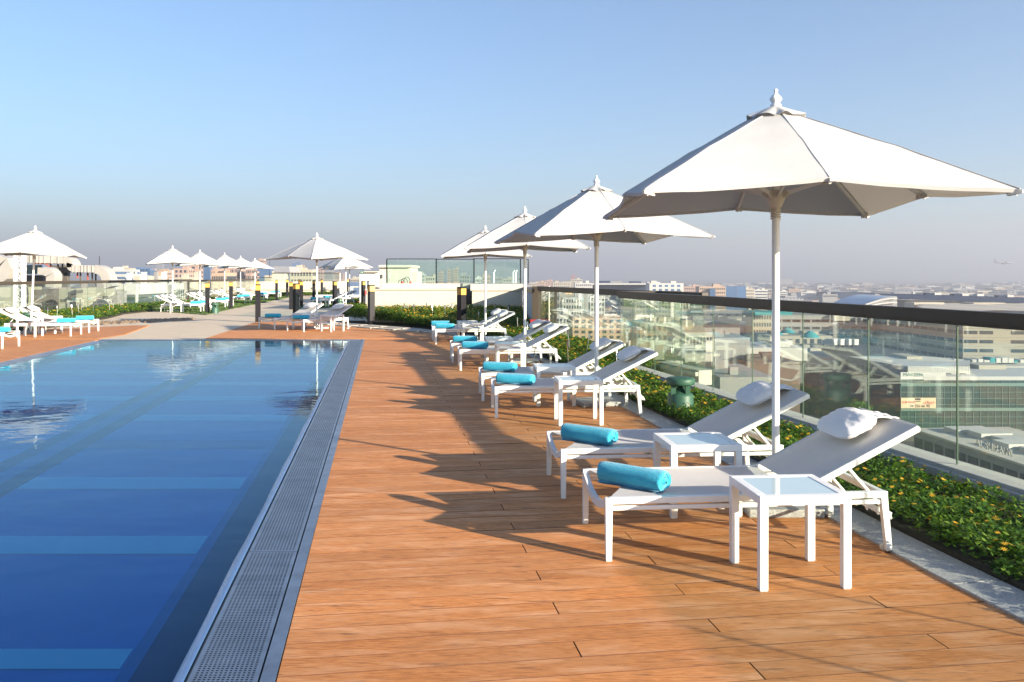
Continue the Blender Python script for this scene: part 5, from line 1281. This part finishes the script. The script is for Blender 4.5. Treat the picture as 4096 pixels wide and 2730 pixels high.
def text(body, size, loc, m, par, rz=0.0, sx=1.0, name='lettering', ext=.03):
    c = bpy.data.curves.new(name, 'FONT'); c.body = body; c.size = size; c.extrude = ext; c.align_x = 'LEFT'
    tmp = bpy.data.objects.new(name, c); col.objects.link(tmp); dg = bpy.context.evaluated_depsgraph_get()
    me = bpy.data.meshes.new_from_object(tmp.evaluated_get(dg)); bpy.data.objects.remove(tmp)
    me.materials.clear(); me.materials.append(M[m]); o = bpy.data.objects.new(name, me); col.objects.link(o); o.parent = par
    o.location = loc; o.rotation_euler = (R(90), 0, rz); o.scale = (sx, 1, 1); return o
M['txt_green'] = new_mat('sign_letter_green', (.01, .12, .08), .5); M['txt_red'] = new_mat('sign_letter_red', (.6, .03, .03), .5); M['txt_dark'] = new_mat('sign_letter_dark', (.03, .03, .03), .5)
M['banner'] = new_mat('banner_cloth', (.62, .50, .33), .8)
text('MAKEEN', 1.45, (x0 + .6, -.10, zt_ + .30), 'txt_green', t, sx=1.05)
bn = empty('rent_banner', at(3604, 1634, YM - .4), 0, 'cream rent banner with a phone number on the green glass office', 'banner')
bw = 139 / F * YM; bh = 42 / F * YM
w = MB(); w.box((0, -.05, 0), (bw, .05, bh)); w.build('cloth', M['banner'], bn)
text('FOR RENT', .88, (.25, -.08, bh*.48), 'txt_red', bn); text('04 256 66 90', 1.22, (2.6, -.08, bh*.09), 'txt_dark', bn, sx=.92)
text('للإيجار', .95, (bw*.64, -.08, bh*.50), 'txt_red', bn)
w = MB(); w.box((bw*.40, -.09, bh*.78), (bw*.56, -.06, bh*.95)); w.box((bw*.40, -.09, bh*.62), (bw*.56, -.06, bh*.68)); w.build('emblem', M['txt_dark'], bn)
# corrugated roof hall on top
t = empty('roof_hall', at(3620, 1500, YM + 4), 0, 'white corrugated roof hall above the green glass office', 'building')
lo, hi = px_box(3632, 3880, 1466, 1507, YM + 6, 16); w = MB(); w.box(lo, hi); tp('wall', w, 'b_white')
for k in range(26):
    w = MB(); x = lo[0] + (hi[0] - lo[0]) * (k + .5) / 26; w.box((x - .05, lo[1] - .06, lo[2]), (x + .05, lo[1], hi[2])); tp('rib', w, 'b_cream')
for px in (3727, 3783, 3841):
    a_, c_ = px_box(px, px + 22, 1494, 1506, YM + 5.9, .2); w = MB(); w.box(a_, c_); tp('window', w, 'win')
w = MB(); w.add([at(3392, 1427, 300), at(3625, 1468, YM + 6), at(3880, 1464, YM + 6), at(3880, 1440, 300), at(3690, 1425, 300)], [(0, 1, 2, 3, 4)]); tp('low_roof', w, 'roof_pale')
w = MB(); w.add([at(3392, 1428, 300), at(3625, 1469, YM + 6), at(3625, 1512, YM + 6), at(3392, 1480, 300)], [(0, 3, 2, 1)]); tp('side_wall', w, 'b_grey')
for px in (3410, 3440, 3500, 3540):
    lo, hi = px_box(px, px + 14, 1455 + (px-3400)*.14, 1468 + (px-3400)*.14, 285, .3); w = MB(); w.box(lo, hi); tp('window', w, 'win')
lo, hi = px_box(3628, 3690, 1427, 1452, 290, 12); w = MB(); w.box(lo, hi); tag(w.build('roof_box', M['b_cream']), 'cream lift house on the white roof hall', 'roof house')
lo, hi = px_box(3916, 4024, 1462, 1492, YM + 20, 10); w = MB(); w.box(lo, hi); tag(w.build('roof_box', M['b_cream']), 'cream roof house right of the pane joint', 'roof house')
g = random.Random(5)
for i in range(14):
    px = 3770 + i*24; lo, hi = px_box(px, px + g.uniform(10, 22), 1436 + g.uniform(-4, 8), 1452, YM + 34, 5); w = MB(); w.box(lo, hi)
    tag(w.build('roof_unit', M[g.choice(['b_white', 'b_grey', 'teal'])]), 'small rooftop cooling unit on the hall behind the pane joint', 'cooling unit', 'rooftop cooling units')
w = MB(); a_ = at(3700, 1452, YM + 40); w.box((a_.x, YM + 28, GZ), (a_.x + 90, YM + 39, a_.z)); tag(w.build('rear_block', M['roof_pale']), 'flat pale roof carrying the cooling units', 'building')
# showroom below with roof sign
t = empty('showroom', at(3900, 1760, 205), 0, 'long low showroom with dark shopfront bays and a roof sign', 'building')
P0, P1 = at(3655, 1722, 228), at(4330, 1880, 168)
d = (P1 - P0); d.z = 0; Ls = d.length; dr = d.normalized(); ang = math.atan2(dr.y, dr.x); zt2 = P0.z
Mx = Matrix.Translation((P0.x, P0.y, 0)) @ Matrix.Rotation(ang, 4, 'Z')
w = MB(); w.box((0, 0, GZ), (Ls, 26, zt2), Mx); tp('wall', w, 'b_grey')
w = MB(); w.box((-.3, -.3, zt2), (Ls, 26, zt2 + .5), Mx); tp('roof_edge', w, 'roof_pale')
for k in range(13):
    w = MB(); s_ = Ls * (k + .12) / 13; w.box((s_, -.12, zt2 - 4.6), (s_ + Ls/13*.78, -.02, zt2 - 1.6), Mx); tp('shop_bay', w, 'win')
so = text('AL SHIRAWI', 2.4, Mx @ Vector((Ls*.42, .8, zt2 + .9)), 'b_grey', t, rz=ang, ext=.1); so.matrix_parent_inverse = Matrix.Translation(-t.location)
for k in range(8):
    w = MB(); s_ = Ls*(.06 + .11*k); w.box((s_, 6 + (k % 3)*2, zt2 + .5), (s_ + 6, 16, zt2 + 1.6 + .3*(k % 2)), Mx); tp('skylight', w, 'b_white')
# dark gap building, street, yard, trees
lo, hi = px_box(3245, 3600, 1440, 1760, 300, 30)
w = MB(); w.box((lo[0], 292, GZ), (hi[0], 320, at(0, 1478, 300).z)); tag(w.build('brick_building', M['b_brown']), 'dark brown building left of the green glass office', 'building')
for i, (a_, c_, pt, Y, m, lb) in enumerate([(2740, 2856, 1330, 230, 'b_cream', 'cream apartment block below the far handrail with dark windows'), (2860, 3000, 1352, 260, 'b_grey', 'grey flat roof with vents below the largest umbrella'), (3000, 3230, 1392, 300, 'b_white', 'wide white market roof right of the umbrella pole'), (2990, 3200, 1450, 250, 'b_brown', 'long brown tiled roof shed below the market'),
        (2740, 2880, 1415, 190, 'roof_pale', 'pale warehouse roof below the railing'), (2880, 3100, 1510, 170, 'b_grey', 'dark flat yard roof below the second lounger'), (3080, 3330, 1345, 380, 'b_cream', 'cream depot behind the teal tents'), (3260, 3420, 1420, 330, 'b_cream', 'small cream depot with white gable'),
        (2760, 2960, 1285, 420, 'b_grey', 'grey shed row beyond the return pane'), (2560, 2740, 1290, 330, 'b_cream', 'cream workshop seen through the return pane')]):
    B(a_, c_, pt, Y, m, lb, depth=26, rows=2 if m in ('b_cream',) else 0, cols=8)
t = empty('apartment_block', at(2423, 1345, 205), 0, 'yellowish apartment block with square windows behind the second umbrella pole', 'building')
lo, hi = px_box(2290, 2500, 1272, 1500, 205, 14); w = MB(); w.box((lo[0], lo[1], GZ), hi); tp('wall', w, 'b_sand')
for r in range(5):
    for k in range(7):
        a_, c_ = px_box(2300 + 28*k, 2314 + 28*k, 1281 + 21*r, 1292 + 21*r, 204.9, .3); w = MB(); w.box(a_, c_); tp('window', w, 'win')
B(2180, 2296, 1262, 330, 'b_white', 'white block seen through the first far panes', rows=6, cols=8); B(2180, 2240, 1175, 420, 'b_grey', 'tall grey office through the first far panes', rows=10, cols=6); B(2250, 2330, 1190, 520, 'b_white', 'white office tower through the far panes', rows=10, cols=7); B(2360, 2420, 1185, 600, 'b_white', 'slim white office between the umbrella poles', rows=9, cols=5)
B(2760, 2810, 1195, 640, 'curtain', 'green glazed office behind the return pane', rows=8, wm='b_white'); B(2540, 2700, 1200, 700, 'b_cream', 'broad cream office behind the long railing', rows=6, cols=12)
for i, (px, py, Y, r) in enumerate([(3150, 1322, 360, 3.2), (3240, 1338, 330, 3.6), (3110, 1332, 372, 2.6)]):
    c = at(px, py, Y); w = MB(); w.lathe([(r, -r*.32), (r*.9, -.2*r), (r*.5, .15*r), (r*.06, .4*r)], 10); o = w.build('tent', M['teal']); o.location = c; tag(o, ['teal market tent nearest the car park', 'large teal tent beside the white trucks', 'small teal tent by the umbrella pole'][i], 'tent')
for i, px in enumerate((3320, 3345, 3378, 3400)):
    t = empty('truck', at(px, 1378, 345) + Vector((0, 0, -1)), .5, 'white truck parked in the yard by the teal tents', 'truck', 'white trucks parked in the yard')
    w = MB(); w.box((-1.2, -3.2, .9), (1.2, 1.4, 3.2)); w.build('cargo_box', M['b_white'], t); w = MB(); w.box((-1.1, 1.5, .6), (1.1, 3.2, 2.5)); w.build('cab', M['b_white'], t)
    w = MB(); w.box((-1.0, 3.2, 1.6), (1.0, 3.22, 2.3)); w.build('windscreen', M['win'], t)
    for x in (-1.1, 1.1):
        for y in (-2, 2.3): w = MB(); w.tube([(x - .15, y, .5), (x + .15, y, .5)], .5, 10); w.build('wheel', M['black'], t)
lo_y = at(3340, 1384, 345).z - 1
w = MB(); w.box((95, 300, GZ), (150, 375, lo_y - .5)); tag(w.build('yard', M['asphalt']), kind='structure')
w = MB(); w.add([(60, 60, GZ + .05), (150, 120, GZ + .05), (180, 250, GZ + .05), (95, 250, GZ + .05), (30, 90, GZ + .05)], [(0, 1, 2, 3, 4)]); tag(w.build('road', M['asphalt']), kind='structure')
def tree(x, y, z, r, seed):
    t = empty('street_tree', (x, y, z), 0, 'dark green street tree among the buildings below', 'tree', 'street trees among the buildings below'); g = np.random.default_rng(seed)
    w = MB(); w.tube([(0, 0, 0), (.1, 0, r*.9)], [.25, .12], 6); w.build('trunk', M['b_brown'], t)
    n = 260; p = g.normal(0, 1, (n, 3)); p /= np.linalg.norm(p, axis=1)[:, None]; p *= (r * g.uniform(.45, 1.05, n) ** .5)[:, None]; p[:, 2] = p[:, 2]*.75 + r*1.3
    mb = MB()
    for q in p:
        a, c = g.normal(0, r*.13, 3), g.normal(0, r*.13, 3); mb.add([q - a, q + c, q + a, q - c], [(0, 1, 2, 3)])
    mb.build('crown', M['leaf'], t)
for i in range(16):
    px = rnd.uniform(2700, 3560); Y = rnd.uniform(240, 420); x = (px - CX)/F*Y; tree(x, Y, GZ + rnd.uniform(2, 10), rnd.uniform(2.5, 4.5), i)

# generic roofs filling the plain, then the far city as one mass
gg = random.Random(21)
def windowed(name, base):
    m = new_mat(name, base, .85); nt = m.node_tree; L = nt.links.new; b = nt.nodes['Principled BSDF']
    ge = nt.nodes.new('ShaderNodeNewGeometry'); sp = nt.nodes.new('ShaderNodeSeparateXYZ'); L(ge.outputs['Position'], sp.inputs[0])
    sn = nt.nodes.new('ShaderNodeSeparateXYZ'); L(ge.outputs['Normal'], sn.inputs[0])
    def mth(op, a, c=None):
        n = nt.nodes.new('ShaderNodeMath'); n.operation = op
        for i, v in enumerate((a, c)):
            if v is None: continue
            if isinstance(v, (int, float)): n.inputs[i].default_value = v
            else: L(v, n.inputs[i])
        return n.outputs[0]
    fz = mth('GREATER_THAN', mth('FRACT', mth('MULTIPLY', sp.outputs[2], 1/3.5)), .55)
    fx = mth('GREATER_THAN', mth('FRACT', mth('MULTIPLY', mth('ADD', sp.outputs[0], sp.outputs[1]), 1/4.1)), .42)
    wall = mth('LESS_THAN', mth('ABSOLUTE', sn.outputs[2]), .5)
    k = mth('MULTIPLY', mth('MULTIPLY', fz, fx), wall)
    mx = nt.nodes.new('ShaderNodeMix'); mx.data_type = 'RGBA'; mx.inputs['A'].default_value = (*base, 1); mx.inputs['B'].default_value = (.06, .07, .085, 1)
    L(k, mx.inputs['Factor']); L(mx.outputs['Result'], b.inputs['Base Color']); return m
CM = {'b_white': windowed('city_white', (.48, .47, .44)), 'b_cream': windowed('city_cream', (.40, .36, .28)), 'b_sand': windowed('city_sand', (.34, .25, .18)), 'b_grey': windowed('city_grey', (.22, .22, .215))}
mb = {k: MB() for k in ('b_white', 'b_cream', 'b_sand', 'b_grey')}
for i in range(5200):
    Y = 420 * (9.5 ** gg.random()) + gg.uniform(0, 300); px = gg.uniform(-250, 4400)
    if Y < 1000 and 3080 < px: continue
    if Y < 700 and px < 1100: continue
    x = (px - CX) / F * Y; s1, s2 = gg.uniform(6, 22) * (1 + Y/6000), gg.uniform(6, 22) * (1 + Y/6000)
    h = gg.choice([4, 5, 7, 8, 10, 12]) * gg.uniform(.8, 1.3) + (gg.uniform(6, 20) if gg.random() < .10 and px < 1500 else 0)
    if Y > 3000 and px < 1500 and gg.random() < .02: h += gg.uniform(15, 50)
    mb[gg.choice(list(mb))].cbox((x, Y, GZ + h/2), (s1*2, s2*2, h), gg.uniform(0, 1.5))
for k, m_ in mb.items():
    tag(m_.build('distant_city', CM[k]), 'low ' + k[2:].replace('sand', 'sand coloured') + ' roofs of the city fading into the haze', 'city', kind='stuff')
g2 = np.random.default_rng(9); n = 9000
Yt = 380 * (9.0 ** g2.random(n)); pxt = g2.uniform(-200, 4300, n); xt = (pxt - CX)/F*Yt; hgt = g2.uniform(2, 7, n); sz = g2.uniform(2, 6, n)
mb2 = MB()
for x, y, h, s_ in zip(xt, Yt, hgt, sz):
    if y < 900 and x > .28*y: continue
    mb2.add([(x-s_, y-s_*.5, GZ), (x+s_, y-s_*.4, GZ), (x+s_*.3, y+s_, GZ), (x+g2.uniform(-1,1), y, GZ+h)], [(0,1,3),(1,2,3),(2,0,3)])
tag(mb2.build('far_trees', M['leaf']), 'dark trees scattered through the distant city', 'trees', kind='stuff')

# airliner on approach
t = empty('airliner', at(4015, 1051, 2560), R(4), 'white airliner with wheels down flying low in the haze', 'airplane')
M['jet'] = new_mat('jet_grey', (.20, .21, .25), .5)
w = MB(); pts = [(-30, 0, 1.2), (-27, 0, .8), (-20, 0, .2), (-8, 0, 0), (20, 0, 0), (27, 0, -.3), (30, 0, -.9)]; w.tube(pts, [.3, 1.1, 2.3, 2.9, 2.9, 2.1, .4], 12); w.build('fuselage', M['jet'], t)
for sy in (-1, 1):
    w = MB(); w.add([(4, sy*2, -1.6), (-4, sy*2, -1.6), (-11, sy*29, 1.4), (-8.2, sy*29, 1.4), (4, sy*2, -.9), (-4, sy*2, -.9), (-11, sy*29, 1.7), (-8.2, sy*29, 1.7)], [(0,1,2,3),(4,7,6,5),(0,3,7,4),(1,5,6,2),(3,2,6,7)]); w.build('wing', M['jet'], t)
    w = MB(); w.tube([(4.5, sy*9, -2.6), (1.5, sy*9, -2.6), (-1, sy*9, -2.3)], [1.5, 1.6, .8], 10); w.build('engine', M['plant_dark'], t)
    w = MB(); w.add([(-24, sy*1, 1.2), (-28, sy*1, 1.2), (-30, sy*10, 2.2), (-28, sy*10, 2.2)], [(0,1,2,3)]); w.build('tailplane', M['jet'], t, solid=.3)
    w = MB(); w.bar((-2, sy*4, -2), (-2, sy*4, -5.4), .5, .5); w.tube([(-2.9, sy*4, -5.4), (-1, sy*4, -5.4)], .7, 8); w.build('landing_gear', M['plant_dark'], t)
w = MB(); w.add([(-20, -.25, 2), (-28, -.25, 1.5), (-31, -.25, 10), (-27.5, -.25, 10), (-20, .25, 2), (-28, .25, 1.5), (-31, .25, 10), (-27.5, .25, 10)], [(0,1,2,3),(4,7,6,5),(0,3,7,4),(1,5,6,2),(3,2,6,7)]); w.build('tail_fin', M['plant_dark'], t)
w = MB(); w.bar((22, 0, -2), (22, 0, -5), .4, .4); w.build('nose_gear', M['plant_dark'], t)

# ------------------------------------------------------------------ labels by place for things nothing else tells apart
NTH = ['leftmost', 'second', 'third', 'fourth', 'fifth', 'sixth', 'seventh', 'eighth', 'ninth', 'tenth', 'eleventh', 'twelfth', 'thirteenth', 'fourteenth', 'fifteenth', 'sixteenth', 'seventeenth', 'eighteenth', 'nineteenth', 'twentieth']
for grp, what in (('stake lights by the cream wall', 'stake light from the left in the bed before the cream wall'), ('stake lights behind the loungers', 'stake light from the left in the bed behind the loungers'), ('stake lights across the pool', 'stake light from the left in the bed across the pool'),
                  ('street trees among the buildings below', 'dark green street tree from the left among the buildings below'), ('rooftop cooling units', 'small cooling unit from the left on the flat roof behind the pane joint'), ('vent pipes behind the glass screen', 'white vent pipe from the left behind the tall glass screen'), ('white trucks parked in the yard', 'white truck from the left by the teal tents')):
    os_ = sorted([o for o in col.objects if o.get('group') == grp], key=lambda o: o.location.x / max(o.location.y, .1) if o.location.length > 1 else o.data.vertices[0].co.x / o.data.vertices[0].co.y)
    for i, o in enumerate(os_): o['label'] = (NTH[i] + ' ' + what) if i else 'leftmost ' + what.replace(' from the left', '')

# ------------------------------------------------------------------ haze
hm = bpy.data.materials.new('haze'); hm.use_nodes = True; nt = hm.node_tree; nt.nodes.clear()
o_ = nt.nodes.new('ShaderNodeOutputMaterial'); pv = nt.nodes.new('ShaderNodeVolumePrincipled')
pv.inputs['Color'].default_value = (.63, .665, .745, 1); pv.inputs['Density'].default_value = HAZE; pv.inputs['Anisotropy'].default_value = .2
nt.links.new(pv.outputs[0], o_.inputs['Volume'])
w = MB(); w.box((-10500, -300, GZ - 1.0), (10500, 13000, 260)); hz = w.build('haze', hm); tag(hz, 'pale haze over the city', None, kind='stuff')
